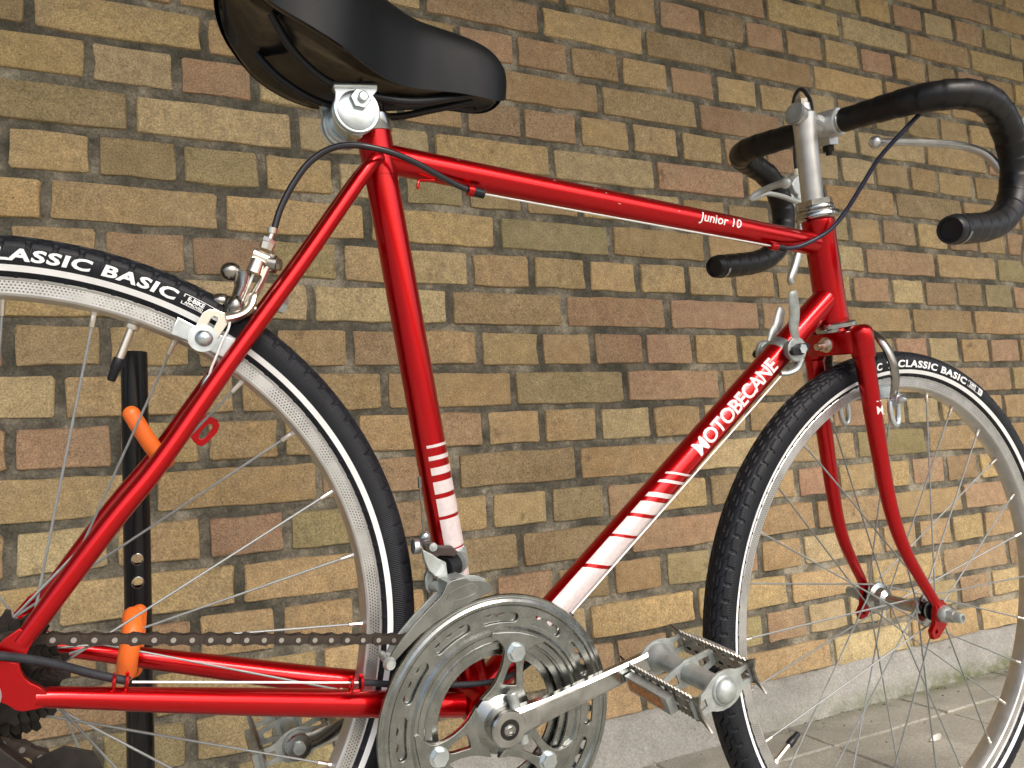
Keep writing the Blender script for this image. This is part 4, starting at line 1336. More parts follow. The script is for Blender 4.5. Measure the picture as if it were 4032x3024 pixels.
# ---- brake levers (mirror pair)
for s_ in (-1, 1):
    Y = 150.0 * s_
    m = MB(HF)
    body = [(175.0, 150.0, 541.1), (184.7, 150.0, 548.0), (194.7, 150.0, 552.3), (208.1, 150.0, 553.4), (196, 150, 561), (203, 150, 545), (200, 150, 520), (190, 150, 503), (211.4, 150.0, 506.5), (185.7, 150.0, 511.8), (187.0, 150.0, 526.4), (179.1, 150.0, 531.0)]
    m.plate([[(p[0], p[2]) for p in body]], 16, lambda a, b, t: (a, Y + t, b), 2.0)
    m.tube([(158.5, Y, 515), (170, Y, 517)], 14.5, 20)
    lo_ = m.obj('brake_lever', M['grey_alloy'], bike, label='right brake lever with long extension rod' if s_ < 0 else 'left brake lever with red dot')
    m = MB(HF); c = (186.0, 141.0, 534.9)
    m.tube([(c[0], Y - 8.4 * s_ * (1 if s_ > 0 else 1), c[2]), (c[0], Y - 9.8 * s_, c[2])], 5.6, 20)
    m.obj('red_dot', M['red_plastic'], lo_)
    m = MB(HF); c = (186.5, 141.0, 514.0)
    m.tube([(c[0], Y - 8 * s_, c[2]), (c[0], Y - 11 * s_, c[2]), (c[0], Y - 12 * s_, c[2])], [6.0, 6.0, 5.0], 20)
    m.tube([(c[0], Y - 11 * s_, c[2]), (c[0], Y - 14 * s_, c[2])], 3.2, 6)
    m.obj('lever_pivot', M['galv'], lo_)
    # extension rod under the bar top
    E = [(182.0, 138.0, 514.0), (160.4, 134.0, 517.0), (131.6, 128.0, 521.8), (106.2, 124.0, 525.2), (83.9, 122.0, 527.0), (64.3, 120.0, 523.0)]
    ext = [(p[0], abs(p[1]) * s_, p[2]) for p in E]
    m = MB(HF)
    if s_ > 0:
        m.tube(smooth(ext, 5), [7.5, 7.0, 6.2, 5.6, 5.2, 4.8] + [4.6] * 20, 14, flat=0.7)
        rodp = [(51.7, 121.0, 522.2), (62.0, 112.0, 528.9), (59.8, 90.0, 531.8), (57.5, 72.0, 531.3)]
        rr = [(p[0], p[1] * s_, p[2]) for p in rodp]
        m.tube(smooth([ext[-1]] + rr, 5), 4.4, 14)
        m.ball(rr[-1], 7.0, 16)
        m.obj('extension_rod', M['grey_alloy'], lo_)
    else:
        rodp = [(26.8, -66.0, 547.7), (55.5, -78.0, 545.0), (94.5, -92.0, 540.2), (127.7, -106.0, 534.1), (143.7, -118.0, 525.9), (150.4, -128.0, 514.9), (154.3, -137.0, 497.4)]
        m.tube(smooth(rodp, 6), [5.2, 5.4, 5.6, 5.8], 16, flat=0.8)
        m.ball(rodp[0], 7.2, 16)
        m.obj('extension_rod', M['alloy'], lo_)
    m = MB(HF)
    m.tube(smooth([(190, Y, 520), (200, Y, 498), (196, Y, 470), (182, Y, 440), (168, Y, 420), (158, Y, 408), (160, Y, 401)] if s_ > 0 else [(190, Y, 520), (203, Y, 498), (204, Y, 470), (190, Y, 440), (174, Y, 415), (166, Y, 398), (168, Y, 388)], 5), [7, 6, 5.0, 4], 14, flat=1.3)
    m.obj('lever_blade', M['alloy'], lo_)

# ---- brake cables
cab = smooth([(201.1, 150.0, 555.4), (199.2, 149.0, 574.0), (190.4, 142.0, 589.9), (160.4, 120.0, 611.8), (127.4, 96.0, 631.3), (109.5, 80.0, 643.0), (104.7, 68.0, 648.4), (102.0, 58.0, 639.1), (93.6, 48.0, 618.9), (60, 34, 560), (58, 20, 500), (54, 10, 430), (46, 4, 360), (42, 0, 335)], 6)
m = MB(HF); m.tube(cab, 2.5, 12); fc = m.obj('front_brake_cable', M['housing'], bike)
m = MB(HF); c0 = (201.1, 150.0, 555.4); m.tube([(c0[0], c0[1], c0[2] - 4), (c0[0], c0[1], c0[2] + 8)], [5.6, 4.6], 16); m.obj('cable_ferrule', M['cream'], fc)
def HB(p):   # handlebar frame point to bicycle frame
    return HF(p)
pr = [HB((60, -118, 572)), HB((57.2, -104.0, 570.2)), HB((37.5, -88.0, 550.4)), (791.8, -62.0, 506.1), (783.1, -48.0, 477.3), (774.4, -36.0, 451.0), (763.1, -28.0, 431.7), (749.1, -22.0, 419.5), (729.1, -17.5, 408.2), (715.4, -15.5, 403.6), (702.6, -15.0, 401.3)]
m = MB(); m.tube(smooth(pr, 7), 2.5, 12)
m.obj('rear_brake_cable', M['navy'], bike, label='dark blue cable looping from the right lever to the top tube')
# stops on the top tube and the bare wire between them
def stop(c, r=4.2, L=9):
    m = MB(); m.tube([(c[0] - L / 2, c[1], c[2]), (c[0] + L / 2, c[1], c[2])], r, 16, caps=True)
    m.box((c[0], c[1] + 3, c[2] + 3.2), (L / 2, 3, 2))
    return m
s1 = (690.9, -14.5, 401.9); s2 = (332.2, -14.5, 399.6)
m = stop(s1); m.obj('cable_stop', M['red'], bike)
m = MB(); m.tube([(s1[0] - 1, s1[1], s1[2]), (s1[0] + 15, s1[1], s1[2])], [3.4, 3.9], 14); m.obj('cable_end_cap', M['black'], bike)
m = stop(s2, 5.2, 5); m.obj('cable_stop', M['red'], bike)
m = MB(); e2 = (345.4, -14.5, 398.9); m.tube([(s2[0] - 2, s2[1], s2[2]), e2], [4.6, 4.2], 14); m.obj('cable_end_cap', M['black'], bike)
m = MB(); m.tube([(e2[0] - 4, e2[1], e2[2]), (s1[0] - 4, s1[1], s1[2])], 0.9, 8); m.obj('bare_wire', M['inner_wire'], bike)
hk_ = (290.4, -4.0, 403.1)
m = MB(); m.tube(smooth([(hk_[0] + 10, -6, 405.5), (hk_[0] + 2, -7, 403.5), (hk_[0] - 4, -8, 402), (hk_[0] - 6, -9, 398), (hk_[0] - 5, -9, 394)], 4), 1.3, 8); m.obj('cable_guide', M['red'], bike)
hp_ = [(330.7, -14.5, 400.1), (318.5, -16.0, 401.9), (296.7, -21.0, 406.6), (272.6, -27.0, 411.7), (251.9, -30.0, 414.4), (234.0, -30.0, 415.0), (221.0, -27.0, 414.9), (209.7, -23.0, 412.5), (198.7, -19.0, 406.5), (187.9, -16.0, 395.5), (179.7, -14.0, 381.5), (173.7, -12.5, 367.9), (168.9, -11.5, 353.8), (166.2, -11.0, 340.0)]
m = MB(); m.tube(smooth(hp_, 6), 2.7, 14); m.obj('rear_brake_housing', M['housing'], bike)

# ---- rear brake caliper
rc = MB()
b0_ = (164.7, -11.0, 339.8); b1_ = (164.5, -11.0, 335.2); b2_ = (163.1, -11.0, 330.4); b3_ = (161.4, -11.0, 326.2); b4_ = (160.4, -11.0, 321.5); b5_ = (158.9, -11.0, 317.4)
rc.tube([b0_, b1_], [4.4, 4.0], 16); rc.tube([b1_, b2_], 2.6, 14)
rc.hexnut(b2_, (161.8, -11.0, 327.3), 5.6); rc.tube([(161.8, -11.0, 326.9), b4_], [6.4, 5.6], 8)
rc.tube([(150.5, -12.0, 316.4), (164.7, -12.0, 312.2)], 6.0, 20)
rco = rc.obj('rear_brake_caliper', M['nipple'], bike, label='nickel plated rear brake caliper on the seat stays')
m = MB(); m.tube([(164.9, -12.0, 317.5), (164.0, -12.0, 304.3)], [5.0, 5.0], 16); m.tube([(163.5, -12.0, 310.7), (169.5, -14.0, 310.0)], 7.0, 16); m.hexnut((168.6, -14.0, 310.2), (172.6, -16.0, 310.4), 5.0); m.obj('anchor_bolt', M['dark_chrome'], rco)
m = MB(); m.tube([(154.9, -16.0, 311.5), (152.0, -16.0, 300.8)], [5.4, 6.4], 18); m.obj('cable_barrel', M['nipple'], rco)
m = MB(); m.tube([(152.0, -16.0, 300.2), (144.9, -17.0, 278.8), (145.8, -17.0, 279.1), (141.7, -17.0, 274.2)], 1.1, 8); m.obj('bare_wire', M['inner_wire'], rco)
m = MB(); m.tube(smooth([(145.3, -9.0, 299.7), (144.8, -10.0, 291.8), (142.7, -12.0, 283.6), (139.5, -14.0, 275.3), (138.9, -16.0, 277.8), (136.9, -19.0, 267.2)], 4), [11.5, 11, 10, 8, 6], 14, flat=0.55); m.obj('caliper_arm', M['dark_chrome'], rco)
m = MB(); m.tube(smooth([(162.4, -13.0, 306.6), (158.2, -14.0, 294.2), (153.3, -15.0, 283.2), (151.7, -17.0, 281.7), (149.6, -19.0, 274.3), (144.9, -22.0, 267.7), (138.4, -24.0, 263.7), (132.0, -25.0, 261.7)], 4), [5.0, 6, 6.5, 6, 5.5, 6, 7, 8], 14, flat=0.6); m.obj('caliper_arm', M['nipple'], rco)
m = MB(); m.tube([(142.7, -9.0, 298.1), (139.0, -9.0, 298.2)], 7.6, 6); m.ball((135.8, -9.0, 301.0), 7.4, 14, (1.15, 1, 1)); m.obj('acorn_nut', M['dark_chrome'], rco)
m = MB(); m.ball((130.2, -8.0, 276.4), 7.5, 14, (1.2, 1, 0.9)); m.tube([(130.2, -8.0, 276.4), (136.1, -10.0, 274.3)], 5.5, 12); m.ball((139.5, -20.0, 271.7), 8.2, 16, (0.8, 0.9, 1.2)); m.obj('adjuster_knob', M['dark_chrome'], rco)
m = MB()
sp_ = [(121.1, -27.0, 266.9), (125.7, -27.0, 266.7), (134.6, -27.0, 264.5), (134.4, -27.0, 258.0), (129.8, -27.0, 249.5), (124.7, -27.0, 240.5), (119.7, -27.0, 238.2), (112.9, -27.0, 239.4), (109.5, -27.0, 242.7), (110.3, -27.0, 247.6), (113.8, -27.0, 257.7), (116.8, -27.0, 264.1)]
sh_ = [(122.1, -27.0, 261.0), (124.3, -27.0, 262.8), (127.2, -27.0, 261.6), (127.2, -27.0, 258.5), (123.5, -27.0, 248.9), (119.3, -27.0, 244.8), (116.9, -27.0, 245.8), (117.8, -27.0, 250.2)]
m.plate([[(p[0], p[2]) for p in sp_], [(p[0], p[2]) for p in sh_]], 2.6, XZ(-27), 0.5)
m.obj('slotted_arm_end', M['nipple'], rco)
c = (117.3, -30.0, 245.0)
m = MB(); m.lathe([(0, -28.3), (10.2, -28.3), (10.6, -29.2), (0, -29.6)], (c[0], 0, c[2]), (0, 1, 0), 28); m.lathe([(0, -29.6), (6.6, -29.6), (6.2, -31.5), (4.4, -33.6), (2, -34.6), (0, -34.9)], (c[0] + 1, 0, c[2]), (0, 1, 0), 24); m.obj('pad_bolt', M['zinc'], rco)
pb_ = [(95.8, -22.0, 246.6), (99.7, -22.0, 258.2), (111.6, -22.0, 253.0), (122.7, -22.0, 249.2), (141.0, -22.0, 246.0), (132.9, -22.0, 232.2), (123.6, -22.0, 236.7), (109.0, -22.0, 242.5)]
m = MB(); m.plate([[(p[0], p[2]) for p in pb_]], 8, XZ(-20.5), 1.0); m.obj('brake_shoe', M['zinc'], rco)
m = MB(); m.plate([[(p[0], p[2] ) for p in pb_]], 4, XZ(-14.2), 0.5); m.obj('brake_pad', M['black'], rco)
m = MB(); m.tube(smooth([(136.0, -29.0, 261.7), (135.0, -31.0, 253.4), (131.5, -32.0, 244.4), (127.7, -33.0, 231.8), (124.7, -33.0, 221.9), (123.6, -33.0, 215.6)], 4), 0.95, 8); m.obj('cable_tail', M['inner_wire'], rco)
m = MB(); m.tube([(123.7, -33.0, 216.6), (121.5, -33.0, 212.1), (119.5, -33.0, 206.4)], [2.4, 2.7, 1.8], 10); m.obj('cable_tip', M['chrome'], rco)
m = MB(); m.tube([(151.7, -12.0, 273.3), (155.4, -12.0, 271.8)], 5, 12); m.obj('bridge_bolt', M['dark_chrome'], rco)
m = MB(); nb = (182.3, 12.0, 280.9); m.hexnut((nb[0] - 12, 10, nb[2] + 3), nb, 7.6); m.obj('bridge_nut', M['zinc'], rco)

# ---- fork
fk = MB(SF)
fk.tube([(0, 0, 352), (0, 0, 330)], 14, 28)
crn = [(-14, -30), (-9, -38), (0, -41), (10, -40), (15, -30), (16, 0), (15, 30), (10, 40), (0, 41), (-9, 38), (-14, 30), (-15, 0)]
crn = [(-13, -28), (-8, -34), (8, -34), (14, -28), (15, 0), (14, 28), (8, 34), (-8, 34), (-13, 28), (-14, 0)]
fk.plate([crn], 22, lambda a, b, t: (a, b, 331 + t), 2.0)
fk.tube([(0, 0, 343), (0, 0, 347)], [19, 17], 28)
fko = fk.obj('fork_crown', M['red'], bike)
for s_ in (-1, 1):
    prof = [(0, 34.5, 346), (0, 34.8, 335), (0, 35, 300), (0, 35.5, 262), (0, 36, 224), (0.5, 37, 180), (2, 38.5, 140), (6, 40.5, 108), (14, 42.5, 78), (26, 44.5, 50), (37, 46.5, 27), (45, 48.5, 9)]
    P = smooth([(a, b * s_, c) for a, b, c in prof], 5)
    rad = []
    for p in P:
        t = (346 - p.z) / 337
        rad.append(11.6 if p.z > 320 else 10.9 - 5.2 * max(0, (t - 0.1) / 0.9) ** 1.15)
    rad[0] = 9.5; rad[1] = 11.0
    m = MB(SF); m.tube(P, rad, 24)
    m.tube([(0, 34.8 * s_, 349.5), (0, 34.8 * s_, 348.6), (0, 34.8 * s_, 346.6), (0, 34.8 * s_, 343.5), (0, 35 * s_, 339), (0, 35 * s_, 314), (0, 35 * s_, 312)], [3, 7.5, 10.5, 12.4, 13.3, 12.9, 12.2], 28)
    o = m.obj('fork_blade', M['red'], bike)
    m = MB(SF)
    tip = [(40, 16), (52, 14), (59, 5), (60, -6), (54, -14), (45, -20), (36, -25), (27, -24), (25, -15), (33, -8), (36, 2)]
    m.plate([tip, circ(3.2, 12, 33, -17)], 4.5, lambda a, b, t: (a, 49 * s_ + t, b), 0.6)
    m.obj('fork_tip', M['red'], o)
for s_ in (-1, 1):
    m = MB(SF)
    m.lathe([(0, 51.5 * s_), (9.5, 51.5 * s_), (10.2, 53 * s_), (9.6, 58 * s_), (8.2, 60.5 * s_), (0, 60.5 * s_)], (46.5, 0, 0.4), (0, 1, 0), 30)
    m.hexnut((46.5, 60 * s_, 0.4), (46.5, 68 * s_, 0.4), 7.6)
    m.lathe([(0, 67.5 * s_), (6.2, 67.5 * s_), (5.8, 76 * s_), (5.2, 77 * s_), (3.6, 77 * s_), (3.2, 73.5 * s_), (0, 73.5 * s_)], (46.5, 0, 0.4), (0, 1, 0), 24)
    m.obj('front_axle_nut', M['galv'], bike)
for s_ in (-1, 1):
    m = MB(SF); m.lathe([(0, 39 * s_), (11, 39 * s_), (11, 41 * s_), (7, 42 * s_), (7, 47 * s_), (0, 47 * s_)], (46.5, 0, 0.4), (0, 1, 0), 20); m.obj('front_axle_cone', M['cog'], bike)
# brake bolt through the crown
m = MB(SF)
m.tube([(-14, 0, 331), (-18, 0, 331)], 8.8, 24); m.hexnut((-18, 0, 331), (-24, 0, 331), 6.8); m.tube([(-24, 0, 331), (-33, 0, 331)], 4.0, 16)
m.obj('crown_bolt', M['nipple'], bike)
# front caliper
fcb = MB(SF)
fcb.tube([(17, 0, 331), (36, 0, 331)], 6, 16)
fcb.tube([(24, -8, 338), (24, 8, 338)], 9, 16)
fco = fcb.obj('front_brake_caliper', M['chrome'], bike, label='polished front brake caliper around the tyre')
for s_ in (-1, 1):
    m = MB(SF)
    arm_ = [(30, 4, 338), (31, 16, 340), (32, 30, 332), (33, 40, 316), (34, 44.5, 298), (35, 44, 282), (36, 41, 270), (37, 37.5, 262), (38, 35, 254), (38, 34.5, 246)]
    P = smooth([(a, b * s_, c) for a, b, c in arm_], 5)
    m.tube(P, [5.5] * 12 + [6.5] * 20 + [6.0] * 14, 14, flat=0.62, updir=(1, 0, 0))
    m.obj('caliper_arm', M['dark_chrome'], fco)
    m = MB(SF)
    lp = []
    for k in range(25):
        t = 2 * pi * k / 24
        lp.append((38 + 7.0 * cos(t), 34.5 * s_, 242 + 16 * sin(t)))
    m.tube([Vector(p) for p in lp], 3.3, 12, caps=False)
    m.obj('slotted_arm_end', M['zinc'], fco)
    m = MB(SF)
    m.hexnut((38, 36 * s_, 256), (38, 44 * s_, 256), 7.0); m.tube([(38, 44 * s_, 256), (38, 48 * s_, 256), (38, 52 * s_, 256)], [5.4, 4.6, 0.8], 14)
    m.obj('pad_bolt', M['zinc'], fco)
    m = MB(SF)
    m.box((38, 21 * s_, 268 - 0), (25, 5, 6.5), lambda v: (38 + (v[0] - 38), v[1], 264 + (v[2] - 268) + 0.0 * v[0]))
    m.obj('brake_shoe', M['zinc'], fco)

# ---- down-tube shifters
sh = MB()
dd_ = Vector((791 - 376, 0, 361.5 + 55.5)).normalized()
pv_ = (719.3, -24.0, 292.0)
cx_ = Vector((0.5 * (pv_[0] + pv_[2]) + 0.0, 0, 0))
# project lever pivot onto the tube axis
o_ = Vector((376, 0, -55.5)); t_ = (Vector((pv_[0], 0, pv_[2])) - o_).dot(dd_)
cen = o_ + dd_ * t_
sh.tube([cen - dd_ * 6.5, cen - dd_ * 6, cen + dd_ * 6, cen + dd_ * 6.5], [15.0, 15.6, 15.6, 15.0], 32)
for s_ in (-1, 1):
    sh.lathe([(0, 15 * s_), (10.5, 15 * s_), (11, 17 * s_), (10, 17.4 * s_), (10, 18.6 * s_), (11, 19 * s_), (11, 20.6 * s_), (10, 21 * s_), (0, 21 * s_)], tuple(cen), (0, 1, 0), 30)
sho = sh.obj('shifter_clamp', M['galv'], bike)
for s_ in (-1, 1):
    m = MB()
    base = [(708.5, -24.0, 289.3), (708.4, -24.0, 301.5), (703.3, -26.0, 316.6), (701.8, -28.0, 328.4), (696.4, -31.0, 341.4), (692.7, -33.0, 351.9)]
    base = [(p[0], abs(p[1]) * s_, p[2]) for p in base]
    lev = smooth([tuple(cen + Vector((0, 23 * s_, 0)))] + [tuple(Vector(b_) + Vector((cen.x - base[0][0] - 2, 0, 0))) for b_ in base[1:]], 5)
    if s_ > 0:
        q_ = Matrix.Rotation(radians(46), 3, 'Y')
        lev = [Vector((cen.x, p.y, cen.z)) + q_ @ Vector((p.x - cen.x, 0, p.z - cen.z)) for p in lev]
    m.tube(lev, [8.5, 8, 7, 6.2, 5.6, 5.2, 5.2, 5.6, 6.2, 6.6, 6.8, 7.0, 7.0, 7.0, 7.0, 7.0, 7.0, 7.0, 7.0, 6.8, 6.6, 6.6, 6.4, 6.2, 5.6, 4.0][:len(lev)] if len(lev) <= 26 else 6.5, 14, flat=0.42, updir=(1, 0, 0))
    m.lathe([(0, 21.2 * s_), (13, 21.2 * s_), (13.6, 22 * s_), (13.6, 25 * s_), (12.6, 26 * s_), (0, 26 * s_)], tuple(cen), (0, 1, 0), 30)
    hook_ = [(cen.x + 8, 22 * s_, cen.z - 9), (cen.x + 4, 21 * s_, cen.z - 20), (cen.x - 6, 19 * s_, cen.z - 26), (cen.x - 14, 16 * s_, cen.z - 27)]
    m.tube(smooth(hook_, 4), [5.5, 6, 5, 4], 12, flat=0.7)
    m.obj('shift_lever', M['dark_chrome'] if False else M['galv'], sho)
    m = MB()
    m.plate([[(-10, -3.4), (-4, -5), (4, -5), (10, -3.4), (12, 0), (10, 3.4), (4, 5), (-4, 5), (-10, 3.4), (-12, 0)]], 4, lambda a, b, t: (cen.x + a, (28.4 + t) * s_, cen.z + b + a * 0.3), 0.8)
    m.tube([tuple(cen + Vector((0, 26 * s_, 0))), tuple(cen + Vector((0, 30 * s_, 0)))], 6.5, 20)
    m.obj('wing_nut', M['black'], sho)
    m = MB(); m.hexnut(tuple(cen + Vector((1.5, 29 * s_, 0.5))), tuple(cen + Vector((1.5, 33 * s_, 0.5))), 5.4); m.obj('pivot_bolt', M['zinc'], sho)
for s_ in (-1, 1):
    w0 = (712.4, -17.0, 266.7); w1 = (460.2, -15.0, 17.5)
    p0 = Vector((w0[0], 17 * s_, w0[2])); p1 = Vector((w1[0], 15 * s_, w1[2]))
    pe_ = p1 + (p1 - p0).normalized() * 30
    m = MB(); m.tube([p0, pe_], 0.95, 8); m.obj('bare_wire', M['inner_wire'], bike)
hh = [(460.9, -14.0, 16.5), (435.3, -14.0, -10.3), (421.0, -16.0, -22.3), (401.8, -22.0, -30.3), (384.4, -28.0, -32.9), (361.2, -32.0, -33.6), (335.3, -34.0, -31.4), (282.0, -37.0, -25.3), (264.2, -40.0, -21.6), (252.3, -42.0, -19.7)]
m = MB(); m.tube(smooth(hh, 6), 2.6, 12); m.obj('derailleur_housing', M['dusty_housing'], bike)
cg = (251.2, -42.0, -20.6)
def clip(x, z, y, r=7.6):
    m = MB()
    P = []
    for k in range(11):
        t = radians(-250 + 320 * k / 10)
        P.append(Vector((x, y + r * 0.6 * cos(t), z + r * 0.75 * sin(t))))
    m.tube(P, 1.3, 8); 
    P2 = [p + Vector((8, 0, 0.5)) for p in P]
    m.tube(P2, 1.3, 8)
    m.tube([P[5], P2[5]], 1.6, 8)
    return m
clip(cg[0] - 6, cg[2] + 0.5, -43).obj('cable_clip', M['red'], bike)
g2 = (87.0, -50.0, -1.7)
m = MB(); m.tube([(cg[0], -42, cg[2] + 1), (g2[0], -50, g2[2])], 0.9, 8); m.obj('bare_wire', M['inner_wire'], bike)
rh = [(85.5, -50.0, -1.0), (71.7, -50.0, 3.0), (56.8, -52.0, 8.6), (42.3, -56.0, 15.4), (28.5, -60.0, 20.8), (16.6, -64.0, 24.9), (8.9, -67.0, 27.3), (-3.7, -70.0, 30.5), (-11.3, -72.0, 27.2)]
m = MB(); m.tube(smooth(rh, 6), 2.9, 14); m.obj('rear_derailleur_housing', M['dusty_housing'], bike)
clip((75.7, -50.0, -0.2)[0], (75.7, -50.0, -0.2)[2] - 1, -51).obj('cable_clip', M['red'], bike)

# ---- front derailleur
fd = MB()
fd.tube([onseat((343.0, -14.0, 70.1)[2] - 8), onseat((343.0, -14.0, 70.1)[2] - 7), onseat((343.0, -14.0, 70.1)[2] + 7), onseat((343.0, -14.0, 70.1)[2] + 8)], [15.2, 15.9, 15.9, 15.2], 30)
e1 = (334.6, -24.0, 69.4)
fd.tube([(e1[0] + 8, -15, e1[2]), (e1[0] + 1, -23, e1[2])], [9, 10], 18)
fdo = fd.obj('front_derailleur', M['galv'], bike)
m = MB(); m.tube([(333.2, -24.0, 68.7), (321.8, -30.0, 66.8)], 10.8, 24); m.obj('derailleur_body', M['black'], fdo)
m = MB()
q_ = [(301.3, -30.0, 88.8), (306.3, -30.0, 89.4), (315.9, -30.0, 85.2), (326.1, -30.0, 85.0), (330.4, -30.0, 81.2), (328.8, -30.0, 78.5), (318.5, -30.0, 79.7), (309.8, -30.0, 79.2), (305.3, -30.0, 82.0)]
m.plate([[(p[0], p[2]) for p in q_]], 6, XZ(-33), 1.2); m.obj('actuating_arm', M['brown_pl'], fdo)
m = MB(); m.lathe([(0, -36), (4, -36), (3.6, -38.5), (0, -39)], ((308.8, -36.0, 86.0)[0], 0, (308.8, -36.0, 86.0)[2]), (0, 1, 0), 16)
m.tube([(295.1, -26.0, 84.6), (300.8, -26.0, 84.8)], 6.4, 10); m.tube([(305.2, -26.0, 94.9), (305.6, -26.0, 88.8)], 4, 12); m.ball((305.3, -26.0, 93.2), 4.6, 12); m.obj('adjusting_screw', M['zinc'], fdo)
m = MB()
q_ = [(300.3, -32.0, 83.1), (307.6, -32.0, 79.6), (313.7, -32.0, 75.5), (320.4, -32.0, 72.6), (322.4, -32.0, 63.1), (322.3, -32.0, 53.6), (319.0, -32.0, 49.0), (314.6, -32.0, 61.3), (307.0, -32.0, 66.9), (303.0, -32.0, 74.4)]
m.plate([[(p[0], p[2]) for p in q_]], 3.5, XZ(-36), 0.8)
q_ = [(308.6, -26.0, 64.3), (313.8, -26.0, 61.5), (312.7, -26.0, 56.7), (313.6, -26.0, 47.9), (310.5, -26.0, 46.7), (307.3, -26.0, 50.9), (306.8, -26.0, 59.0)]
m.plate([[(p[0], p[2]) for p in q_]], 3.5, XZ(-28), 0.8)
m.tube([(313.8, -38.0, 67.9), (315.3, -34.0, 67.0)], 6, 16); m.tube([(312.7, -27.0, 51.5), (317.2, -38.0, 53.0)], 5, 12)
m.obj('linkage', M['galv'], fdo)
cage = [(354.4, -60.0, 52.7), (352.9, -60.0, 58.9), (343.2, -60.0, 61.8), (334.5, -60.0, 62.1), (330.4, -60.0, 64.1), (319.3, -60.0, 62.6), (314.9, -60.0, 59.8), (310.3, -60.0, 50.3), (300.0, -60.0, 40.6), (288.2, -60.0, 28.2), (279.0, -60.0, 17.0), (272.3, -60.0, 8.2), (269.6, -60.0, 2.6), (274.2, -60.0, 1.6), (282.0, -60.0, 9.8), (293.7, -60.0, 20.8), (305.9, -60.0, 29.6), (318.3, -60.0, 36.7), (331.1, -60.0, 42.7), (342.8, -60.0, 47.6)]
cp = [(p[0], p[2]) for p in cage]
m = MB(); m.plate([cp], 1.8, XZ(-60), 0.4)
m.obj('cage_plate', M['dull_chrome'], fdo, label='curved outer cage plate of the front derailleur')
m = MB(); 
ctr = (330.0, -61.0, 52.7)
m.plate([[(16 * cos(2 * pi * k / 20), 5.6 * sin(2 * pi * k / 20)) for k in range(20)], [(14.6 * cos(2 * pi * k / 20), 4.6 * sin(2 * pi * k / 20)) for k in range(20)]], 1.0, lambda a, b, t: (ctr[0] + a * .95 - b * .3, -61.3 + t, ctr[2] + a * .3 + b * .95))
m.text('huret', lambda x, y, W: (ctr[0] + (x - W / 2) * .95 - (y - 2) * .3, -61.6, ctr[2] + (x - W / 2) * .3 + (y - 2) * .95), 8.0, 1.0, 0.2) if False else None
m.obj('cage_emblem', M['dull_chrome'], fdo)
m = MB(); m.plate([[(p[0] + 5, p[1] - 1) for p in cp]], 1.8, XZ(-37), 0.4); m.tube([(cp[12][0] + 1, -37, cp[12][1] - 3), (cp[12][0], -64, cp[12][1] - 3)], 3.2, 12); m.tube([(cp[12][0], -61.5, cp[12][1] - 3), (cp[12][0], -66, cp[12][1] - 3)], [5.4, 3.6], 16)
m.prism([(cp[4][0], -60, cp[4][1]), (cp[6][0], -60, cp[6][1]), (cp[6][0], -37, cp[6][1] - 1), (cp[4][0], -37, cp[4][1] - 1)], (0, 0, 1.6))
m.obj('cage_plate', M['galv'], fdo)
m = MB(); a1 = (303.1, -8.0, 142.5); a2 = (304.3, -8.0, 132.7); a3 = (308.0, -14.0, 92.7); m.tube([a2, a3, (313.1, -20.0, 45.6), (317.1, -10.0, 31.0)], 0.7, 8); m.tube([a1, a2], [1.7, 1.9], 8); m.obj('shift_wire', M['dark_chrome'], fdo)

# ---- decals: bands and lettering lying on the tubes
def axis_frame(p0, p1):
    p0 = Vector(p0); d = (Vector(p1) - p0); L = d.length; d = d.normalized()
    a = Vector((0, -1, 0)); b = d.cross(a).normalized()     # a: toward the right side of the bicycle, b: square to it
    return p0, d, a, b
def band(m, fr, r, s0, s1, f0, f1, slant=0.0, n=24):
    p0, d, a, b = fr
    vs = []; fs = []
    for k in range(n + 1):
        f = radians(f0 + (f1 - f0) * k / n)
        for s_ in (s0, s1):
            ss = s_ + slant * (f - radians(f0))
            vs.append(p0 + d * ss + (a * cos(f) + b * sin(f)) * r)
    for k in range(n): fs.append((2 * k, 2 * k + 1, 2 * k + 3, 2 * k + 2))
    m.add(vs, fs)
fr = axis_frame(onseat(-50), onseat(439))
# b points forward or back: make it forward
if fr[3].x < 0: fr = (fr[0], fr[1], fr[2], -fr[3])
def seat_s(u, v):
    return (v - (-50)) / SD.z
m = MB()
zz = lambda p: (p[2] + 50) / SD.z
bands = [((313.9, -14.0, 171.2), (314.1, -14.0, 168.8)), ((315.9, -14.0, 161.6), (316.1, -14.0, 158.0)), ((318.6, -14.0, 151.7), (319.0, -14.0, 145.3)), ((322.9, -14.0, 139.5), (323.6, -14.0, 129.0)), ((325.9, -14.0, 124.9), (326.9, -14.0, 109.5)), ((329.9, -14.0, 106.6), (334.4, -14.0, 80.7)), ((337.3, -14.0, 79.3), (347.3, -14.0, 12.3))]
for a_, b_ in bands: band(m, fr, 14.42, zz(b_), zz(a_), -31, 211)
m.obj('seat_tube_bands', M['white_decal'], bike)
fr = axis_frame((376, 0, -55.5), (791, 0, 361.5))
if fr[3].z > 0: fr = (fr[0], fr[1], fr[2], -fr[3])       # b points down/forward
m = MB()
def dts(p): return (Vector(p) - Vector((376, 0, -55.5))).dot(fr[1])
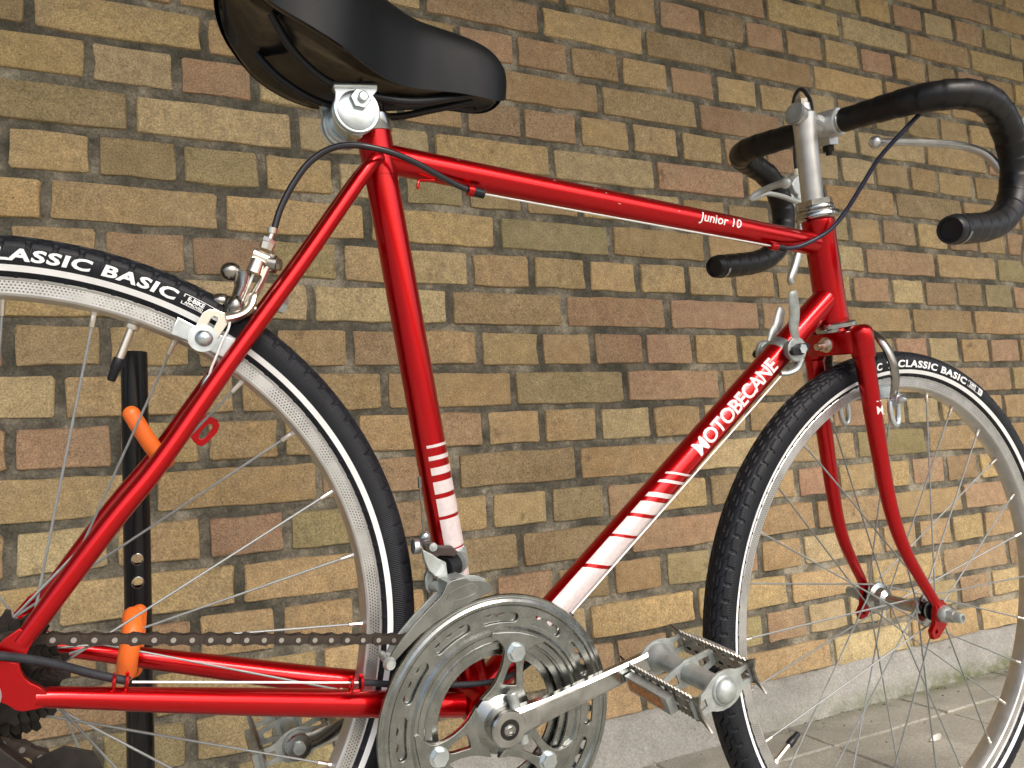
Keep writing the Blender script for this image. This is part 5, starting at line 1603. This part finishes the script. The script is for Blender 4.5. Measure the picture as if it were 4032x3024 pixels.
# edge positions of the slanted bands read along the upper border of the decal
ed = [dts(p) for p in ((436.1, -14.0, 29.7), (468.7, -14.0, 63.4), (472.6, -14.0, 66.1), (498.0, -14.0, 92.0), (500.4, -14.0, 94.9), (517.5, -14.0, 111.5), (520.8, -14.0, 115.2), (533.4, -14.0, 126.3), (537.6, -14.0, 131.2), (541.8, -14.0, 135.7), (553.1, -14.0, 144.4), (555.6, -14.0, 147.4), (560.7, -14.0, 154.3), (562.5, -14.0, 156.4))]
for k in range(0, 14, 2):
    s0, s1 = (ed[k] if k else 60), ed[k + 1]
    band(m, fr, 15.2, s0, s1, -54, 176, slant=11.5 if k < 14 else 0)
m.obj('down_tube_bands', M['white_decal'], bike)
m = MB()
t0 = dts((599.8, -14.0, 174.8)); t1 = dts((701.2, -14.0, 273.4))
def on_down(x, y, W):
    s_ = t0 + x / W * (t1 - t0)
    f = radians(11) - y / 15.0
    return fr[0] + fr[1] * s_ + (fr[2] * cos(f) + fr[3] * sin(f)) * 15.25
m.text('MOTOBECANE', on_down, 22.5, 0.92, 0.45, cell=2.5)
m.obj('maker_lettering', M['white_letter'], bike)
fr2 = axis_frame((252, 0, 418), (777, 0, 418))
if fr2[3].z > 0: fr2 = (fr2[0], fr2[1], fr2[2], -fr2[3])
m = MB()
j0 = (589.9, -13.0, 421.1)[0] - 252; j1 = (646.4, -13.0, 423.0)[0] - 252
def on_top(x, y, W):
    f = radians(-6) - (y - 4.2) / 13.0
    return fr2[0] + fr2[1] * (j0 + x / W * (j1 - j0)) + (fr2[2] * cos(f) + fr2[3] * sin(f)) * 13.05
m.text('Junior 10', on_top, 14.2, 1.0, 0.12, 0.2, cell=2.5)
m.obj('model_lettering', M['white_print'], bike)
# fork emblem: outlined letter M
m = MB(SF)
def on_fork(x, y, W):
    xx = x - W / 2; f = xx / 10.9
    return (2 + 10.95 * sin(f - 0.25), -35.7 - 10.95 * cos(f - 0.25), 247 + y)
m.text('M', on_fork, 13, 1.0, 0.1, 0.1, cell=2.5)
for (x0, x1, y0) in ((-6, 6, -1.5), (-3, -0.5, 14), (1, 3.5, 14)):
    q5 = [on_fork(x0 + 5, y0, 10), on_fork(x1 + 5, y0, 10), on_fork(x1 + 5, y0 + 1.0, 10), on_fork(x0 + 5, y0 + 1.0, 10)]
    m.add(q5, [(0, 1, 2, 3)])
m.obj('fork_emblem', M['white_letter'], bike)
m = MB(SF); m.plate([[(-9, -16), (9, -16), (11, 0), (9, 16), (-9, 16), (-11, 0)]], 1.4, lambda a, b, t: (16.9 + t - 0.035 * a * a * 0.5, a, 428 + b), 0.3); m.obj('head_badge', M['badge'], bike)
# paint chips: knocked patches near the lugs
m = MB()
rc_ = random.Random(11)
def chip(m, fr, r, s_, f, L, wd):
    p0, d, a, b = fr
    pts = []
    n = 7
    for k in range(n):
        t = 2 * pi * k / n; rr = rc_.uniform(0.6, 1.1)
        ss = s_ + cos(t) * L * rr; ff = radians(f) + sin(t) * wd * rr / r
        pts.append(p0 + d * ss + (a * cos(ff) + b * sin(ff)) * (r + 0.1))
    m.add(pts, [tuple(range(n))])
for k in range(10): chip(m, fr2, 12.9, rc_.uniform(20, 505), rc_.uniform(-50, 60), rc_.uniform(0.5, 2.4), rc_.uniform(0.25, 0.6))
for k in range(16): chip(m, fr, 14.4, rc_.uniform(180, 560), rc_.uniform(10, 70), rc_.uniform(0.5, 2.2), rc_.uniform(0.25, 0.7))
m.obj('paint_chips', M['primer'], bike)

# ---- dynamo tab on the left seat stay
m = MB()
tb = [(116.3, 40.0, 169.8), (121.1, 40.0, 178.3), (125.2, 40.0, 186.5), (133.3, 40.0, 184.0), (137.4, 40.0, 182.1), (139.4, 40.0, 177.6), (138.0, 40.0, 172.4), (131.5, 40.0, 163.8), (127.1, 40.0, 160.2), (123.9, 40.0, 161.0), (120.6, 40.0, 164.2)]
th_ = [(123.8, 40.0, 168.5), (126.1, 40.0, 173.6), (131.2, 40.0, 179.3), (134.5, 40.0, 178.2), (134.8, 40.0, 175.2), (129.7, 40.0, 167.0), (126.8, 40.0, 164.8), (124.4, 40.0, 165.6)]
m.plate([[(p[0], p[2]) for p in tb], [(p[0], p[2]) for p in th_]], 3.0, XZ(40), 0.5)
m.obj('dynamo_tab', M['red'], bike)

# ------------------------------------------------------------------ the display stand holding the left stays
stand = bpy.data.objects.new('bicycle_stand', None); col.objects.link(stand)
PX, PY = 0.0, 0.0
pc = (-3.4, 790.0, 444.4)
stand.location = (pc[0] / 1000, 0.79, 0)
tag(stand, 'black tubular post with orange rubber hooks holding up the rear of the bicycle', 'bicycle stand')
def SL(p): return (p[0] - pc[0], p[1] - 790, p[2])
ptop = (-0.6, 790.0, 631.1)[2]
m = MB()
# tube with two through holes: ring strips around the holes, built as a plate rolled to a cylinder
hz = [(-2.2, 779.0, 444.7)[2], (-2.5, 779.0, 424.5)[2]]
Rp = 11.3
def roll(a, b, t):
    th = a / Rp
    return (Rp * sin(th) * (1 + t / Rp), -Rp * cos(th) * (1 + t / Rp), b)
def circle2(cx, cy, r, n=18): return [(cx + r * cos(2 * pi * k / n), cy + r * sin(2 * pi * k / n)) for k in range(n)]
# body as a fine grid, faces whose centre lies in a hole are dropped
NA, zlo, zhi = 72, 0.0, ptop
zs = [0, 60, 120, 180, 240, 300]
zz_ = 300
while zz_ < max(hz) + 14: zz_ += 1.0; zs.append(zz_)
zs += [ (max(hz) + 14) + (ptop - max(hz) - 14) * k / 6 for k in range(1, 7)]
zs = sorted(set([z for z in zs if z <= ptop]))
vs = []
for z in zs:
    for k in range(NA):
        t = 2 * pi * k / NA
        vs.append((Rp * sin(t), -Rp * cos(t), z))
fs = []
for i in range(len(zs) - 1):
    for k in range(NA):
        t = 2 * pi * (k + 0.5) / NA
        x = Rp * sin(t); zc_ = (zs[i] + zs[i + 1]) / 2
        if any(hypot(x, zc_ - h_) < 4.9 for h_ in hz): continue
        fs.append((i * NA + k, i * NA + (k + 1) % NA, (i + 1) * NA + (k + 1) % NA, (i + 1) * NA + k))
fs.append(tuple((len(zs) - 1) * NA + k for k in range(NA)))
m.add(vs, fs)
m.obj('post', M['post'], stand, base=False)
m = MB()
for h_ in hz:
    for sy in (-1,):
        P = [Vector((4.9 * cos(2 * pi * k / 24), sy * sqrt(max(Rp ** 2 - (4.9 * cos(2 * pi * k / 24)) ** 2, 0)) - 0.0, h_ + 4.9 * sin(2 * pi * k / 24))) for k in range(25)]
        m.tube(P, 0.32, 6, caps=False)
m.obj('hole_rim', M['chrome'], stand, base=False)
m = MB()
P = [SL((-5.4, 688.0, 566.2)), SL((3.0, 690.0, 550.4)), SL((13.1, 700.0, 534.3)), SL((20.4, 728.0, 528.8))]
m.tube(smooth(P, 5), 6.6, 20); m.ball(P[0], 6.6, 18); m.ball(P[-1], 6.6, 18)
m.obj('hook_sleeve', M['orange'], stand, base=False, label='upper orange hook across the left seat stay')
m = MB()
P = [SL((-7.3, 712.0, 406.1)), SL((-7.6, 700.0, 394.2)), SL((-10.5, 698.0, 379.1)), SL((-12.0, 704.0, 365.7))]
m.tube(smooth(P, 5), 7.6, 20); m.ball(P[0], 7.6, 18); m.ball(P[-1], 7.6, 18)
m.obj('hook_sleeve', M['orange'], stand, base=False, label='lower orange hook in front of the left chain stay')
m = MB()
P = [SL((-2.7, 768.0, 401.0)), SL((-3.7, 768.0, 387.2)), SL((-5.7, 768.0, 370.0)), SL((-7.1, 768.0, 352.7))]
m.tube(smooth(P, 5), 6.4, 20); m.ball(P[0], 6.4, 18); m.ball(P[-1], 6.4, 18)
m.obj('hook_sleeve', M['orange'], stand, base=False, label='lower orange sleeve against the post')
m = MB()
a_ = SL((-5.4, 688.0, 566.2)); m.tube([(0, 0, a_[2] - 4), (a_[0] + 2, a_[1] + 8, a_[2] - 4)], 4.2, 12)
b_ = SL((-12.0, 704.0, 365.7)); c_ = SL((-7.1, 768.0, 352.7))
m.tube([(0, 0, c_[2]), c_, b_], 4.2, 12)
m.obj('hook_arm', M['post'], stand, base=False)
m = MB(); m.tube([(0, 0, 0), (0, 0, 8)], 30, 28)
m.tube([(-230, 0, 14), (230, 0, 14)], 12, 18); m.tube([(-200, 0, 14), (-200, 200, 14)], 12, 16); m.tube([(200, 0, 14), (200, 200, 14)], 12, 16)
m.obj('stand_foot', M['post'], stand, base=False)
